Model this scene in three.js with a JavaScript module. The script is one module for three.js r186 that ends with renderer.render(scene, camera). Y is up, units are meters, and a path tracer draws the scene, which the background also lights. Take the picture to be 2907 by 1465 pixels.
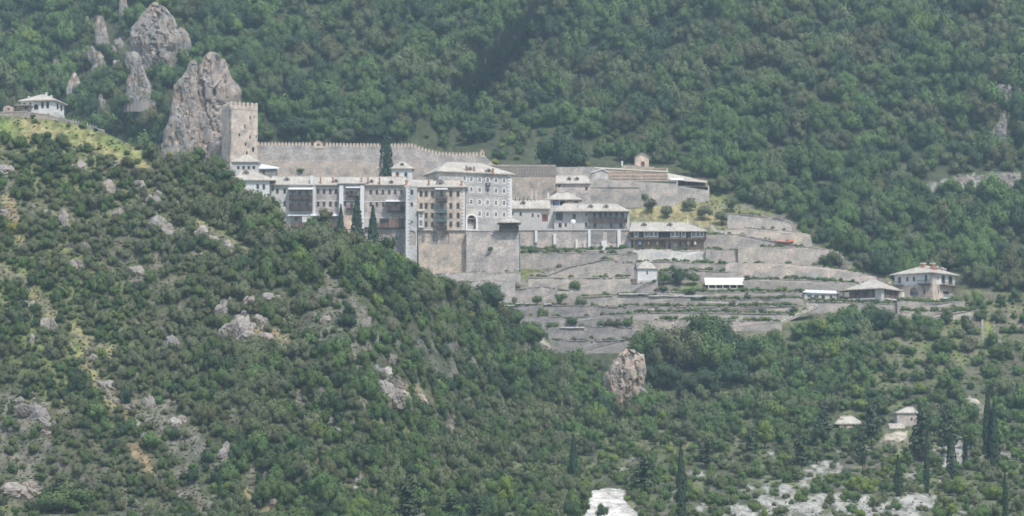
import * as THREE from 'three';
import { mergeGeometries } from 'three/addons/utils/BufferGeometryUtils.js';

// ---------------------------------------------------------------- camera, sky, sun, exposure
const W = 2907, H = 1465, FOC = 8696, PITCH = 5 * Math.PI / 180, CAM_Y = 6;
const scene = new THREE.Scene();
const camera = new THREE.PerspectiveCamera(2 * Math.atan(H / 2 / FOC) * 180 / Math.PI, W / H, 1, 8000);
camera.position.set(0, CAM_Y, 0);
camera.rotation.x = PITCH;
camera.focus = 490; camera.userData.fStop = 0.37; // long lens, focused a little short as the photograph is
scene.add(camera);

function makeSky() {
  const w = 256, h = 128, d = new Float32Array(w * h * 4);
  for (let j = 0; j < h; j++) {
    const el = ((j + 0.5) / h - 0.5) * Math.PI, s = Math.max(0, Math.sin(el)), t = Math.pow(1 - s, 2.5);
    for (let i = 0; i < w; i++) {
      const k = (j * w + i) * 4;
      d[k] = 0.50 + 0.36 * t; d[k + 1] = 0.62 + 0.30 * t; d[k + 2] = 0.84 + 0.14 * t; d[k + 3] = 1;
    }
  }
  const t = new THREE.DataTexture(d, w, h, THREE.RGBAFormat, THREE.FloatType);
  t.mapping = THREE.EquirectangularReflectionMapping; t.magFilter = t.minFilter = THREE.LinearFilter; t.needsUpdate = true;
  return t;
}
scene.background = makeSky();
scene.environment = scene.background;
scene.backgroundIntensity = 0.88; scene.environmentIntensity = 0.88;

const sun = new THREE.DirectionalLight(new THREE.Color(1.0, 0.955, 0.88), 3.3);
sun.position.set(330, 860, 520).add(new THREE.Vector3(0, 100, -950));
sun.target.position.set(0, 100, -950);
sun.castShadow = true; sun.shadow.radius = 10; sun.shadow.mapSize.set(4096, 4096);
Object.assign(sun.shadow.camera, { left: -420, right: 420, top: 420, bottom: -420, near: 10, far: 2600 });
scene.add(sun, sun.target);

const renderer = new THREE.WebGLRenderer({ antialias: true });
renderer.toneMapping = THREE.LinearToneMapping;
renderer.toneMappingExposure = 1.2;
renderer.shadowMap.enabled = true;
scene.fog = new THREE.FogExp2(new THREE.Color(0.60, 0.83, 0.98), 0.00016);

// ---------------------------------------------------------------- small tools
let seed = 12345;
const srand = (s) => { seed = (s * 2654435761) >>> 0 || 1; };
function rnd() { seed = (seed + 0x6D2B79F5) >>> 0; let t = seed; t = Math.imul(t ^ (t >>> 15), t | 1); t ^= t + Math.imul(t ^ (t >>> 7), t | 61); return ((t ^ (t >>> 14)) >>> 0) / 4294967296; }
const rr = (a, b) => a + (b - a) * rnd();
const clamp = (x, a = 0, b = 1) => Math.min(b, Math.max(a, x));
const mix = (a, b, t) => a + (b - a) * t;
const smooth = (a, b, x) => { const t = clamp((x - a) / (b - a)); return t * t * (3 - 2 * t); };
const V3 = (x, y, z) => new THREE.Vector3(x, y, z);
function h3(x, y, z) { let h = Math.imul(x | 0, 374761393) ^ Math.imul(y | 0, 668265263) ^ Math.imul(z | 0, 2147483647 - 7919); h = Math.imul(h ^ (h >>> 13), 1274126177); h ^= h >>> 16; h = Math.imul(h, 2246822519); return ((h ^ (h >>> 13)) >>> 0) / 4294967296; }
function n3(x, y, z = 0) {
  const X = Math.floor(x), Y = Math.floor(y), Z = Math.floor(z); let a = x - X, b = y - Y, c = z - Z;
  a = a * a * (3 - 2 * a); b = b * b * (3 - 2 * b); c = c * c * (3 - 2 * c);
  const L = (i, j, k) => h3(X + i, Y + j, Z + k);
  return mix(mix(mix(L(0, 0, 0), L(1, 0, 0), a), mix(L(0, 1, 0), L(1, 1, 0), a), b), mix(mix(L(0, 0, 1), L(1, 0, 1), a), mix(L(0, 1, 1), L(1, 1, 1), a), b), c) * 2 - 1;
}
const fbm = (x, y, z = 0, o = 4) => { let s = 0, a = 0.5, f = 1; for (let i = 0; i < o; i++) { s += a * n3(x * f, y * f, z * f + i * 17.3); a *= 0.5; f *= 2.03; } return s; };
function lerpTable(tab, x) {
  if (x <= tab[0][0]) return tab[0][1];
  for (let i = 1; i < tab.length; i++) if (x <= tab[i][0]) return mix(tab[i - 1][1], tab[i][1], (x - tab[i - 1][0]) / (tab[i][0] - tab[i - 1][0]));
  return tab[tab.length - 1][1];
}
function inPoly(p, u, v) { let c = false; for (let i = 0, j = p.length - 1; i < p.length; j = i++) { const [a, b] = p[i], [d, e] = p[j]; if ((b > v) !== (e > v) && u < (d - a) * (v - b) / (e - b) + a) c = !c; } return c; }
function segDist(u, v, a, b) { const dx = b[0] - a[0], dy = b[1] - a[1], t = clamp(((u - a[0]) * dx + (v - a[1]) * dy) / (dx * dx + dy * dy)); return Math.hypot(u - a[0] - t * dx, v - a[1] - t * dy); }
const lineDist = (u, v, pts) => { let m = 1e9; for (let i = 1; i < pts.length; i++) m = Math.min(m, segDist(u, v, pts[i - 1], pts[i])); return m; };

// surveying: a bearing (u, v in the photograph) and a distance give a place
const cP = Math.cos(PITCH), sP = Math.sin(PITCH);
function P(u, v, D) { const dv = (H / 2 - v) / FOC, q = cP - dv * sP; return V3((u - W / 2) / FOC / q * D, CAM_Y + (dv * cP + sP) / q * D, -D); }
const tanEl = (v) => { const dv = (H / 2 - v) / FOC; return (dv * cP + sP) / (cP - dv * sP); };
const mpp = (D) => D / FOC;

const taken = new Map();
function numbered(n) { const k = taken.get(n) || 0; taken.set(n, k + 1); return k ? n + '_' + String(k).padStart(3, '0') : n; }
function tag(o, label, category, group, kind = category && category !== 'vegetation' && category !== 'gravel' ? 'thing' : undefined) { if (label) o.userData.label = label; if (category) o.userData.category = category; if (group) o.userData.group = group; if (kind) o.userData.kind = kind; return o; }
function shade(o) { o.castShadow = o.receiveShadow = true; return o; }
function mesh(name, geo, mat, parent) { const m = shade(new THREE.Mesh(geo, mat)); m.name = parent ? name : numbered(name); (parent || scene).add(m); return m; }
function thing(name, label, category, pos, turn = 0, group) { const o = new THREE.Group(); o.name = numbered(name); o.position.copy(pos); o.rotation.y = turn; scene.add(o); return tag(o, label, category, group); }
const col = (r, g, b) => new THREE.Color().setRGB(r, g, b);
const flat = (r, g, b, rough = 0.9, extra = {}) => new THREE.MeshStandardMaterial({ color: col(r, g, b), roughness: rough, ...extra });

// ---------------------------------------------------------------- textures: grain of stone, plaster, slate, soil
function noiseTex(size, fn, srgb = true) {
  const d = new Uint8Array(size * size * 4);
  for (let j = 0; j < size; j++) for (let i = 0; i < size; i++) { const c = fn(i, j), k = (j * size + i) * 4; d[k] = clamp(c[0], 0, 255); d[k + 1] = clamp(c[1], 0, 255); d[k + 2] = clamp(c[2], 0, 255); d[k + 3] = 255; }
  const t = new THREE.DataTexture(d, size, size); t.wrapS = t.wrapT = THREE.RepeatWrapping; t.magFilter = THREE.LinearFilter; t.minFilter = THREE.LinearMipmapLinearFilter; t.generateMipmaps = true;
  if (srgb) t.colorSpace = THREE.SRGBColorSpace; t.needsUpdate = true; return t;
}
// stone wall: courses of small uneven stones with tone from stone to stone, mortar between, large weathered patches and run-off streaks
function stoneTex(base, spread, patch, seedz, warm = 0.5) {
  const S = 384;
  return noiseTex(S, (i, j) => {
    const row = Math.floor(j / 8), off = h3(row, 3, seedz) * 40, ci = Math.floor((i + off) / (10 + 6 * h3(row, 9, seedz))), s = h3(ci, row, seedz) - 0.5, s2 = h3(ci, row, seedz + 7) - 0.5;
    const jt = (j % 8 < 1 ? -0.10 : 0), p = fbm(i / 90, j / 70, seedz + 0.5, 4), st = fbm(i / 34, j / 150, seedz + 9.5, 3), g = h3(i, j, seedz + 3) - 0.5;
    const wrap = 1, k = 1 + (s * spread + jt + g * 0.10) * wrap + p * patch + st * patch * 0.45, w = (s2 * 0.5 + p * 0.6) * 0.12 * warm;
    return [base[0] * k * (1 + w), base[1] * k, base[2] * k * (1 - w)];
  });
}
const TEX = {
  wall: stoneTex([188, 181, 176], 0.22, 0.30, 1), tan: stoneTex([192, 181, 170], 0.20, 0.30, 2, 0.8), pale: stoneTex([206, 202, 198], 0.14, 0.22, 3, 0.4),
  terrace: stoneTex([184, 178, 172], 0.20, 0.17, 4), white: stoneTex([226, 224, 220], 0.05, 0.10, 5, 0.2),
  slate: noiseTex(256, (i, j) => { const row = Math.floor(j / 7), off = h3(row, 1, 44) * 30, c = Math.floor((i + off) / 12), s = h3(c, row, 45) - 0.5, p = fbm(i / 80, j / 60, 4.4, 4), k = 1 + s * 0.20 + p * 0.13 - (j % 7 < 1 ? 0.10 : 0); return [205 * k, 199 * k, 190 * k]; }),
  wood: noiseTex(256, (i, j) => { const b = Math.floor(i / 16), s = h3(b, 2, 8) - 0.5, g = fbm(i / 3, j / 60, b * 3.1, 3), k = 1 + s * 0.4 + g * 0.5 - (i % 16 < 1 ? 0.4 : 0); return [112 * k, 98 * k, 89 * k]; }),
  ground: noiseTex(256, (i, j) => { const a = fbm(i / 18, j / 14, 3.3, 3), g = h3(i, j, 5) - 0.5, g2 = h3(i >> 2, j >> 2, 6) - 0.5, k = 225 * (1 + a * 0.5 + g * 0.28 + g2 * 0.25); return [k, k * (1 - g2 * 0.06), k * (1 - g2 * 0.1)]; }),
  rock: noiseTex(256, (i, j) => { const a = fbm(i / 22, j / 60, 2.2, 5), b = Math.abs(fbm(i / 16, j / 60, 6.1, 4)), g = h3(i, j, 9) - 0.5, k = 1 + a * 0.34 - Math.max(0, 0.06 - b) * 2.5 + g * 0.12, w = fbm(i / 80, j / 70, 8.8, 3) * 0.10; return [182 * k * (1 + w), 176 * k, 170 * k * (1 - w)]; }),
};
const texMat = (t, tint = [1, 1, 1], rough = 0.93, bump = 0) => new THREE.MeshStandardMaterial({ map: t, color: col(...tint), roughness: rough, ...(bump ? { bumpMap: t, bumpScale: bump } : {}) });
const M = {
  wall: texMat(TEX.wall, [1.0, 0.96, 0.92]), tan: texMat(TEX.tan, [1.04, 0.98, 0.93]), tanBright: texMat(TEX.tan, [1.22, 1.1, 1.0]), pale: texMat(TEX.pale, [0.92, 0.92, 0.93]), grey: texMat(TEX.wall, [0.8, 0.8, 0.81]),
  terrace: texMat(TEX.terrace, [0.82, 0.78, 0.745]), terraceTan: texMat(TEX.terrace, [1.02, 0.95, 0.87]), terraceDark: texMat(TEX.terrace, [0.66, 0.64, 0.64]), terracePale: texMat(TEX.terrace, [0.98, 0.95, 0.92]),
  white: texMat(TEX.white, [0.95, 0.95, 0.96]), plaster: texMat(TEX.white, [0.75, 0.735, 0.715]), tower: texMat(TEX.tan, [1.08, 1.03, 0.98]), brickish: texMat(TEX.tan, [0.86, 0.66, 0.56]),
  slate: texMat(TEX.slate, [0.80, 0.775, 0.735], 0.8), slateDark: texMat(TEX.slate, [0.66, 0.65, 0.64], 0.8), metal: flat(0.80, 0.83, 0.86, 0.5), cream: flat(0.86, 0.82, 0.72, 0.7),
  wood: texMat(TEX.wood, [0.95, 0.88, 0.85], 0.85), woodDark: texMat(TEX.wood, [0.55, 0.53, 0.56], 0.85), woodOrange: texMat(TEX.wood, [1.5, 1.32, 1.18], 0.85),
  glass: new THREE.MeshPhysicalMaterial({ color: col(0.9, 0.93, 0.95), roughness: 0.06, transmission: 1, thickness: 0, ior: 1.5 }), shutter: flat(0.17, 0.15, 0.15), frame: flat(0.72, 0.72, 0.72), trim: flat(0.80, 0.79, 0.77), brick: texMat(TEX.tan, [0.86, 0.44, 0.33]), iron: flat(0.10, 0.11, 0.11, 0.6),
  red: flat(0.62, 0.13, 0.06), teal: flat(0.11, 0.15, 0.14), doorRed: flat(0.24, 0.09, 0.075), blue: flat(0.18, 0.28, 0.5), bark: flat(0.09, 0.07, 0.055), rock: texMat(TEX.rock, [0.70, 0.665, 0.63], 0.95), rockPink: texMat(TEX.rock, [0.77, 0.70, 0.65], 0.95), rockWarm: texMat(TEX.rock, [0.92, 0.81, 0.71], 0.95), rockDark: texMat(TEX.rock, [0.56, 0.54, 0.53], 0.95), limestone: texMat(TEX.rock, [0.88, 0.85, 0.80], 0.95),
};

// ---------------------------------------------------------------- terrain
const PROFILE = [[-700, 0], [440, 1095], [500, 1070], [600, 1035], [700, 1000], [800, 960], [900, 930], [1000, 905], [1100, 880], [1200, 850], [1350, 760], [1465, 640], [1540, 560]];
function Dbase(v) {
  if (v < 440) { const y0 = CAM_Y + tanEl(440) * 1095, s = 0.78; return (y0 - s * 1095 - CAM_Y) / (tanEl(v) - s); }
  return lerpTable(PROFILE, v);
}
const VALLEY = [[-700, 1750], [0, 1590], [140, 1470], [260, 1350], [400, 1290], [470, 1270]];
function Dh(u, v) {
  let d = (Dbase(v - 14) + Dbase(v) * 2 + Dbase(v + 14)) / 4;
  if (v < 470) {
    const f = smooth(470, 250, v), uv = lerpTable(VALLEY, v);
    d += f * ((u > uv ? 105 * Math.exp(-(u - uv) / 320) : 105 * Math.exp((u - uv) / 60)) - 20);
    d += f * 52 * fbm((u * 0.8 + v * 0.75) / 330, (u * 0.6 - v * 0.8) / 900 + 5, u > uv ? 3.3 : 8.8, 3) * smooth(0, 200, Math.abs(u - uv));
  }
  d += 2.6 * fbm(u / 150, v / 90, 1.5, 3) * smooth(430, 380, v) + 2.2 * fbm(u / 120, v / 70, 4.5, 3) * smooth(1000, 1100, v) * (u < 1860 ? smooth(1385, 1340, v) : 1);
  return d;
}
const SIL = [[-500, 250], [0, 328], [170, 342], [294, 374], [400, 424], [480, 466], [540, 478], [600, 460], [640, 490], [665, 520], [700, 545], [760, 590], [800, 620], [830, 650], [870, 662], [930, 668], [1000, 690], [1060, 715], [1130, 738], [1170, 770], [1230, 805], [1290, 825], [1345, 840], [1400, 880], [1460, 925], [1525, 975], [1575, 1020], [1608, 1090], [1624, 1190], [1634, 1300], [1642, 1400], [1650, 1545]];
const sil = (u) => lerpTable(SIL, u);
function Dspur0(u, v) {
  let d = -478 / (tanEl(v) - 0.75);
  d += 11 * fbm((u * 0.74 - v * 0.67) / 240, (u * 0.67 + v * 0.74) / 800, 2.2, 4) + 3.2 * fbm(u / 95, v / 70, 7.7, 3);
  const t = smooth(1000, 1640, u) * 0.92, dh = Dbase(v) - 9;
  return Math.min(mix(d, dh, t), dh);
}
const Dspur = (u, v) => Dspur0(u, Math.max(v, sil(u)));

// what grows or lies bare where (soil, grass and gravel have outlines of their own)
const MEADOW = [[-500, 262], [0, 330], [170, 344], [300, 380], [395, 428], [430, 480], [428, 494], [395, 476], [330, 452], [262, 432], [215, 408], [150, 392], [90, 402], [40, 412], [0, 402], [-500, 330]];
const SPUR_BARE = [[[-20, 760], [60, 800], [130, 872], [180, 920], [270, 985], [330, 1010]], [[20, 560], [40, 620], [60, 700]], [[235, 1015], [300, 1120], [350, 1175]], [[690, 925], [780, 950], [840, 1000]], [[700, 1400], [760, 1440]], [[560, 645], [640, 695], [690, 720]], [[1170, 1100], [1215, 1150]], [[380, 1270], [420, 1330]]];
const ROAD = [[1676, 1398], [1700, 1392], [1760, 1389], [1775, 1396], [1768, 1412], [1782, 1436], [1815, 1462], [1850, 1500], [1640, 1500], [1655, 1450], [1668, 1424]];
const SANDPATH = [[2508, 1236], [2540, 1228], [2580, 1222], [2578, 1238], [2556, 1258], [2536, 1246], [2512, 1250]];
const STRAW = [[1755, 604], [1800, 588], [1850, 578], [1960, 572], [2050, 598], [2075, 640], [2030, 655], [1990, 640], [1930, 630], [1850, 622], [1790, 612]];
const SCREE = [[2560, 556], [2640, 520], [2740, 498], [2907, 486], [3000, 486], [3000, 515], [2907, 522], [2800, 536], [2700, 538], [2600, 558]];
const TERRACED = [[1120, 690], [1330, 560], [1460, 500], [2010, 540], [2250, 620], [2310, 695], [2500, 780], [2560, 800], [2560, 880], [2300, 880], [2230, 920], [2120, 940], [1980, 940], [1850, 930], [1800, 990], [1560, 1010], [1400, 890], [1250, 800]];
const GRASSPATH = [[2790, 908], [2822, 908], [2824, 974], [2788, 976]];
function riverbed(u, v) { // 1 where pale stones lie open
  if (v < 1225 || u < 1760) return 0;
  const main = smooth(150, 20, lineDist(u, v * 1.3, [[2080, 1950], [2230, 1890], [2400, 1900], [2560, 1920]])) + 0.75 * smooth(70, 10, lineDist(u, v, [[2250, 1360], [2330, 1325], [2390, 1312]])) + 0.8 * smooth(70, 10, lineDist(u, v, [[2600, 1330], [2680, 1290], [2770, 1262], [2840, 1240]])) + 0.45 * smooth(90, 10, lineDist(u, v, [[2560, 1400], [2700, 1380]])) + 0.5 * smooth(60, 10, lineDist(u, v, [[2000, 1380], [2180, 1355]]));
  const n = fbm(u / 60, v / 24, 3.1, 3) + 0.7 * fbm(u / 17, v / 9, 6.1, 2);
  return smooth(0.42, 0.70, main * 0.62 + n * 1.15);
}
const C = { soil: [0.235, 0.195, 0.15], olive: [0.10, 0.115, 0.05], grass: [0.20, 0.235, 0.075], straw: [0.42, 0.36, 0.17], rockSoil: [0.27, 0.245, 0.205], gravel: [0.55, 0.52, 0.47], road: [0.86, 0.84, 0.80], sand: [0.62, 0.52, 0.40], duff: [0.07, 0.085, 0.04], orange: [0.47, 0.33, 0.20], lime: [0.19, 0.30, 0.06] };
const blend = (a, b, t) => a.map((x, i) => mix(x, b[i], t));
function hillColor(u, v) {
  const n = fbm(u / 40, v / 30, 5.5, 4), n2 = fbm(u / 130, v / 60, 9.5, 3);
  let c = blend(C.duff, C.olive, clamp(0.5 + n));
  if (v > 820 && u > 1500) c = blend(c, blend(C.soil, C.grass, clamp(0.45 + n * 1.5)), clamp(0.5 + n2 * 1.6 + smooth(2300, 2800, u) * 0.25));
  if (inPoly(TERRACED, u, v)) c = blend(blend(C.rockSoil, C.soil, clamp(0.5 + n2)), C.grass, smooth(-0.05, 0.22, n));
  if (u > 1780 && u < 2180 && v < 640 && v > 500) c = blend(c, blend(C.grass, C.straw, clamp(0.35 + n2 * 1.5)), smooth(0.2, -0.1, fbm(u / 90, v / 40, 2.7, 3) - 0.12) * smooth(330, 400, v));
  if (inPoly(STRAW, u + 14 * n, v + 8 * n2)) c = blend(C.straw, C.grass, smooth(0.0, 0.3, n));
  if (inPoly(SCREE, u + 20 * n, v + 10 * n)) c = blend(C.rockSoil, C.gravel, clamp(0.3 + n));
  if (u > 490 && u < 565 && v > 425 && v < 475) c = blend(C.orange, C.sand, clamp(0.5 + n));
  if (inPoly(GRASSPATH, u, v)) c = blend(C.grass, C.straw, clamp(0.25 + n));
  if (inPoly(ROAD, u + 8 * n, v + 4 * n)) return C.sand;
  if (inPoly(SANDPATH, u + 6 * n, v + 3 * n)) return C.sand;
  const r = riverbed(u, v); if (r > 0) c = blend(c, C.gravel, r * clamp(0.85 + n * 0.6));
  return c;
}
function spurColor(u, v) {
  const n = fbm(u / 34, v / 26, 1.5, 4), n2 = fbm((u * 0.74 - v * 0.67) / 120, (u * 0.67 + v * 0.74) / 420, 6.6, 4);
  let c = blend(C.olive, C.soil, clamp(0.35 + n * 1.3 + n2 * 0.9)); c = blend(c, C.grass, smooth(0.05, 0.4, n2 + smooth(520, 60, u) * 0.25) * 0.85);
  c = blend(c, C.rockSoil, smooth(0.2, 0.55, -n2 + n * 0.6) * 0.7);
  if (u < 700 && v < 600) c = blend(c, C.soil, 0.2);
  for (const l of SPUR_BARE) { const d = lineDist(u + 14 * n, v + 12 * n2, l); if (d < 26) c = blend(c, n > 0.0 ? C.straw : n2 > 0 ? C.soil : C.orange, smooth(26, 8, d) * 0.65); }
  if (inPoly(MEADOW, u + 12 * n, v + 9 * n)) c = blend(blend(C.grass, C.lime, clamp(0.3 + n * 1.4)), C.straw, smooth(-0.15, 0.3, n2 + 0.5 * n - 0.05));
  return c;
}
function gridMesh(name, cols, rows, at, colorAt, label) {
  const pos = [], cl = [], idx = [], uvs = [];
  for (let j = 0; j <= rows; j++) for (let i = 0; i <= cols; i++) { const { p, u, v } = at(i, j); pos.push(p.x, p.y, p.z); cl.push(...colorAt(u, v)); uvs.push(p.x / 17, p.y / 17); }
  for (let j = 0; j < rows; j++) for (let i = 0; i < cols; i++) { const a = j * (cols + 1) + i, b = a + 1, c = a + cols + 1, d = c + 1; idx.push(a, b, d, a, d, c); }
  const g = new THREE.BufferGeometry(); g.setAttribute('position', new THREE.Float32BufferAttribute(pos, 3)); g.setAttribute('color', new THREE.Float32BufferAttribute(cl, 3)); g.setAttribute('uv', new THREE.Float32BufferAttribute(uvs, 2)); g.setIndex(idx); g.computeVertexNormals();
  return tag(mesh(name, g, new THREE.MeshStandardMaterial({ vertexColors: true, map: TEX.ground, roughness: 0.97 })), label, null, null, 'structure');
}
gridMesh('mountain_slope', 490, 290, (i, j) => { const u = -500 + i * 8, v = j < 120 ? 1540 - j * 6 : 820 - (j - 120) * 9; return { p: P(u, v, Dh(u, v)), u, v }; }, hillColor, 'wooded mountainside and terraced valley slope carrying the monastery');
gridMesh('spur_hill', 269, 150, (i, j) => {
  const u = -500 + i * 8, s = sil(u), back = Math.max(0, j - 142), v = mix(1540, s, Math.min(1, j / 142)), D = Dspur0(u, v), p = P(u, v, D);
  if (back) { p.z -= back * back * 1.3; p.y -= back * back * 0.9; p.x *= (-p.z) / D; }
  return { p, u, v };
}, spurColor, 'scrub covered rocky spur falling towards the ravine in the foreground');
{ // the white gravel road at the mouth of the ravine
  const pos = [], ruv = [], idx = [], N = 26, o = P(1715, 1430, Dh(1715, 1430)); for (let j = 0; j <= N; j++) { const v = mix(1389, 1505, j / N); let a = 1e9, b = -1e9; for (let u = 1630; u < 1860; u += 1) if (inPoly(ROAD, u, v)) { a = Math.min(a, u); b = Math.max(b, u); } if (b < a) { a = 1725; b = 1735; } for (let i = 0; i <= 16; i++) { const u = mix(a, b, i / 16) + (i === 0 || i === 16 ? 2.5 * n3(v / 7, i) : 0), p = P(u, v, Dh(u, v)); pos.push(p.x - o.x, p.y - o.y + 0.22, p.z - o.z); ruv.push(p.x / 40, p.z / 170); } }
  for (let j = 0; j < N; j++) for (let i = 0; i < 16; i++) { const a = j * 17 + i; idx.push(a, a + 17, a + 1, a + 1, a + 17, a + 18); }
  const g = new THREE.BufferGeometry(); g.setAttribute('position', new THREE.Float32BufferAttribute(pos, 3)); g.setAttribute('uv', new THREE.Float32BufferAttribute(ruv, 2)); g.setIndex(idx); g.computeVertexNormals(); const m = mesh('gravel_road', g, new THREE.MeshStandardMaterial({ map: TEX.ground, color: col(0.80, 0.75, 0.67), roughness: 0.95, side: THREE.DoubleSide })); m.position.copy(o); tag(m, 'white gravel road at the mouth of the ravine', null, null, 'structure');
}
{ // the sea in front of the shore
  const g = new THREE.PlaneGeometry(6000, 2200); g.rotateX(-Math.PI / 2); g.translate(0, 0, 500);
  tag(mesh('sea', g, flat(0.03, 0.06, 0.08, 0.35)), 'sea in front of the shore below the slope', null, null, 'structure');
}
// ---------------------------------------------------------------- plants
const LEAF = new THREE.MeshStandardMaterial({ vertexColors: true, roughness: 0.85, side: THREE.DoubleSide });
// a crown of leaf sprays on several lobes; unit radius, standing on y = 0
function leafBuf() { return { p: [], n: [], c: [] }; }
function leafQuad(b, x, y, z, nx, ny, nz, s, tone, hue) {
  const N = V3(nx, ny, nz).normalize(), f = V3(rr(-1, 1), rr(-1, 1), rr(-1, 1)).addScaledVector(N, 1.5).normalize();
  const t = V3(rr(-1, 1), rr(-1, 1), rr(-1, 1)).cross(f).normalize(), q = f.clone().cross(t);
  const w = s * rr(0.6, 1), h = s * rr(0.8, 1.3), o = V3(x, y, z), bend = f.clone().multiplyScalar(-s * 0.25);
  const A = o.clone().addScaledVector(t, -w).add(bend), B = o.clone().addScaledVector(q, -h), Cc = o.clone().addScaledVector(t, w).add(bend), D = o.clone().addScaledVector(q, h);
  const m = N.clone().multiplyScalar(1.2).addScaledVector(f, 0.22).normalize();
  for (const v of [A, B, Cc, A, Cc, D]) { b.p.push(v.x, v.y, v.z); b.n.push(m.x, m.y, m.z); b.c.push(tone * (1 + hue), tone, tone * (1 - hue * 0.6)); }
}
function leafGeo(b) { const g = new THREE.BufferGeometry(); g.setAttribute('position', new THREE.Float32BufferAttribute(b.p, 3)); g.setAttribute('normal', new THREE.Float32BufferAttribute(b.n, 3)); g.setAttribute('color', new THREE.Float32BufferAttribute(b.c, 3)); return g; }
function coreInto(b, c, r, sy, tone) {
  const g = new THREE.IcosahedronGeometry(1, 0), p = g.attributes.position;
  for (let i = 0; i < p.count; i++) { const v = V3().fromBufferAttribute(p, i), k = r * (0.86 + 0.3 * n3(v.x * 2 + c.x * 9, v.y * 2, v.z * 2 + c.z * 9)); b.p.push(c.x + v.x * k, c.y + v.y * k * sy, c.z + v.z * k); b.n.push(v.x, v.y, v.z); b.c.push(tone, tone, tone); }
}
function lobedCrown(sd, { lobes = 8, n = 420, size = 0.17, tall = 1, base = 0.25, spread = 0.62, lobeR = [0.34, 0.52] }) {
  srand(sd); const b = leafBuf(), L = [];
  for (let i = 0; i < lobes; i++) { const a = i / lobes * 6.28 + rr(-0.5, 0.5), q = i < 2 ? rr(0, 0.25) : rr(0.5, 1) * spread, r = rr(...lobeR), up = i < 2 ? rr(0.75, 1.0) : rr(0.25, 0.85); L.push({ c: V3(Math.cos(a) * q, (base + up * 1.05) * tall, Math.sin(a) * q), r }); }
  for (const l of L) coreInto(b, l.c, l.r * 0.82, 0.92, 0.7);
  const area = L.reduce((s, l) => s + l.r * l.r, 0);
  for (const l of L) {
    const m = Math.round(n * l.r * l.r / area), tone0 = rr(0.92, 1.08), hue0 = rr(-0.05, 0.05);
    for (let i = 0; i < m; i++) {
      const d = V3(rr(-1, 1), rr(-0.75, 1.1), rr(-1, 1)).normalize(), q = l.r * rr(0.80, 1.13) * (1 + 0.2 * n3(d.x * 3 + sd, d.y * 3, d.z * 3)), p = l.c.clone().addScaledVector(d, q);
      leafQuad(b, p.x, p.y, p.z, d.x + p.x * 0.5, d.y + 0.1 + (p.y / tall - 0.75) * 0.5, d.z + p.z * 0.5, size * rr(0.55, 1), tone0 * rr(0.88, 1.12), hue0 + rr(-0.03, 0.03));
    }
  }
  return leafGeo(b);
}
function trunkGeo(sd, h, r, limbs = 4) {
  srand(sd); const gs = [], lim = (a, b, r0, r1) => { const d = b.clone().sub(a), g = new THREE.CylinderGeometry(r1, r0, d.length(), 6, 1); g.applyQuaternion(new THREE.Quaternion().setFromUnitVectors(V3(0, 1, 0), d.clone().normalize())); g.translate((a.x + b.x) / 2, (a.y + b.y) / 2, (a.z + b.z) / 2); gs.push(g); };
  const top = V3(rr(-0.06, 0.06), h, rr(-0.06, 0.06)); lim(V3(0, -0.35, 0), top, r, r * 0.65);
  for (let i = 0; i < limbs; i++) { const a = i / limbs * 6.28 + rr(-0.4, 0.4), s = rr(0.25, 0.5); lim(top.clone().multiplyScalar(rr(0.7, 0.98)), V3(Math.cos(a) * s, h + rr(0.3, 0.6), Math.sin(a) * s), r * 0.5, r * 0.18); }
  return mergeGeometries(gs);
}
function withTrunk(crown, trunk) { // for woods that read as one mass: crown and stem in one geometry
  const t = trunk.toNonIndexed(), n = t.attributes.position.count, c = new Float32Array(n * 3); for (let i = 0; i < n; i++) c.set([0.9, 0.5, 0.8], i * 3);
  t.setAttribute('color', new THREE.BufferAttribute(c, 3)); t.deleteAttribute('uv'); return mergeGeometries([crown, t]);
}
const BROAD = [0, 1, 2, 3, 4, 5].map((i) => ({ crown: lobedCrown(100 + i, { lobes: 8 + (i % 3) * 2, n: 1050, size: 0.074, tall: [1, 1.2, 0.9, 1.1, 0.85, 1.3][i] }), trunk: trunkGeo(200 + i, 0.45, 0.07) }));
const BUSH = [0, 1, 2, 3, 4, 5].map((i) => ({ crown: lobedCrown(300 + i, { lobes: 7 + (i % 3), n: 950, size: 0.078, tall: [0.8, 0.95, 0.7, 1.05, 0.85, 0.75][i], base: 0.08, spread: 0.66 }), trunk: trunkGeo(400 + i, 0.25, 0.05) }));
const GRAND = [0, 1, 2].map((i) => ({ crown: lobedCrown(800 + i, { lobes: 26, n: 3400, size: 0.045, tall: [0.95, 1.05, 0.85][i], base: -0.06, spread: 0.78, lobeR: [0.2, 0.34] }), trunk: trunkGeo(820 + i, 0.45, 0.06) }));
const PALETTE = { // leaf colour of the kinds of tree and shrub
  oak: [0.098, 0.152, 0.042], deep: [0.056, 0.099, 0.038], sage: [0.136, 0.168, 0.072], rust: [0.124, 0.130, 0.056], lime: [0.172, 0.24, 0.046], olive: [0.162, 0.18, 0.094], yellow: [0.33, 0.31, 0.06], chestnut: [0.112, 0.188, 0.054],
};
const WORD = { oak: 'mid green', deep: 'dark green', sage: 'grey green', rust: 'brownish', lime: 'bright green', olive: 'silvery green', yellow: 'yellow flowering', chestnut: 'fresh green' };
const leafMats = {};
for (const k in PALETTE) leafMats[k] = [0.86, 1, 1.16].map((f, i) => new THREE.MeshStandardMaterial({ vertexColors: true, color: col(...PALETTE[k].map((x) => x * f)), roughness: 0.85, side: THREE.DoubleSide }));
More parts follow.
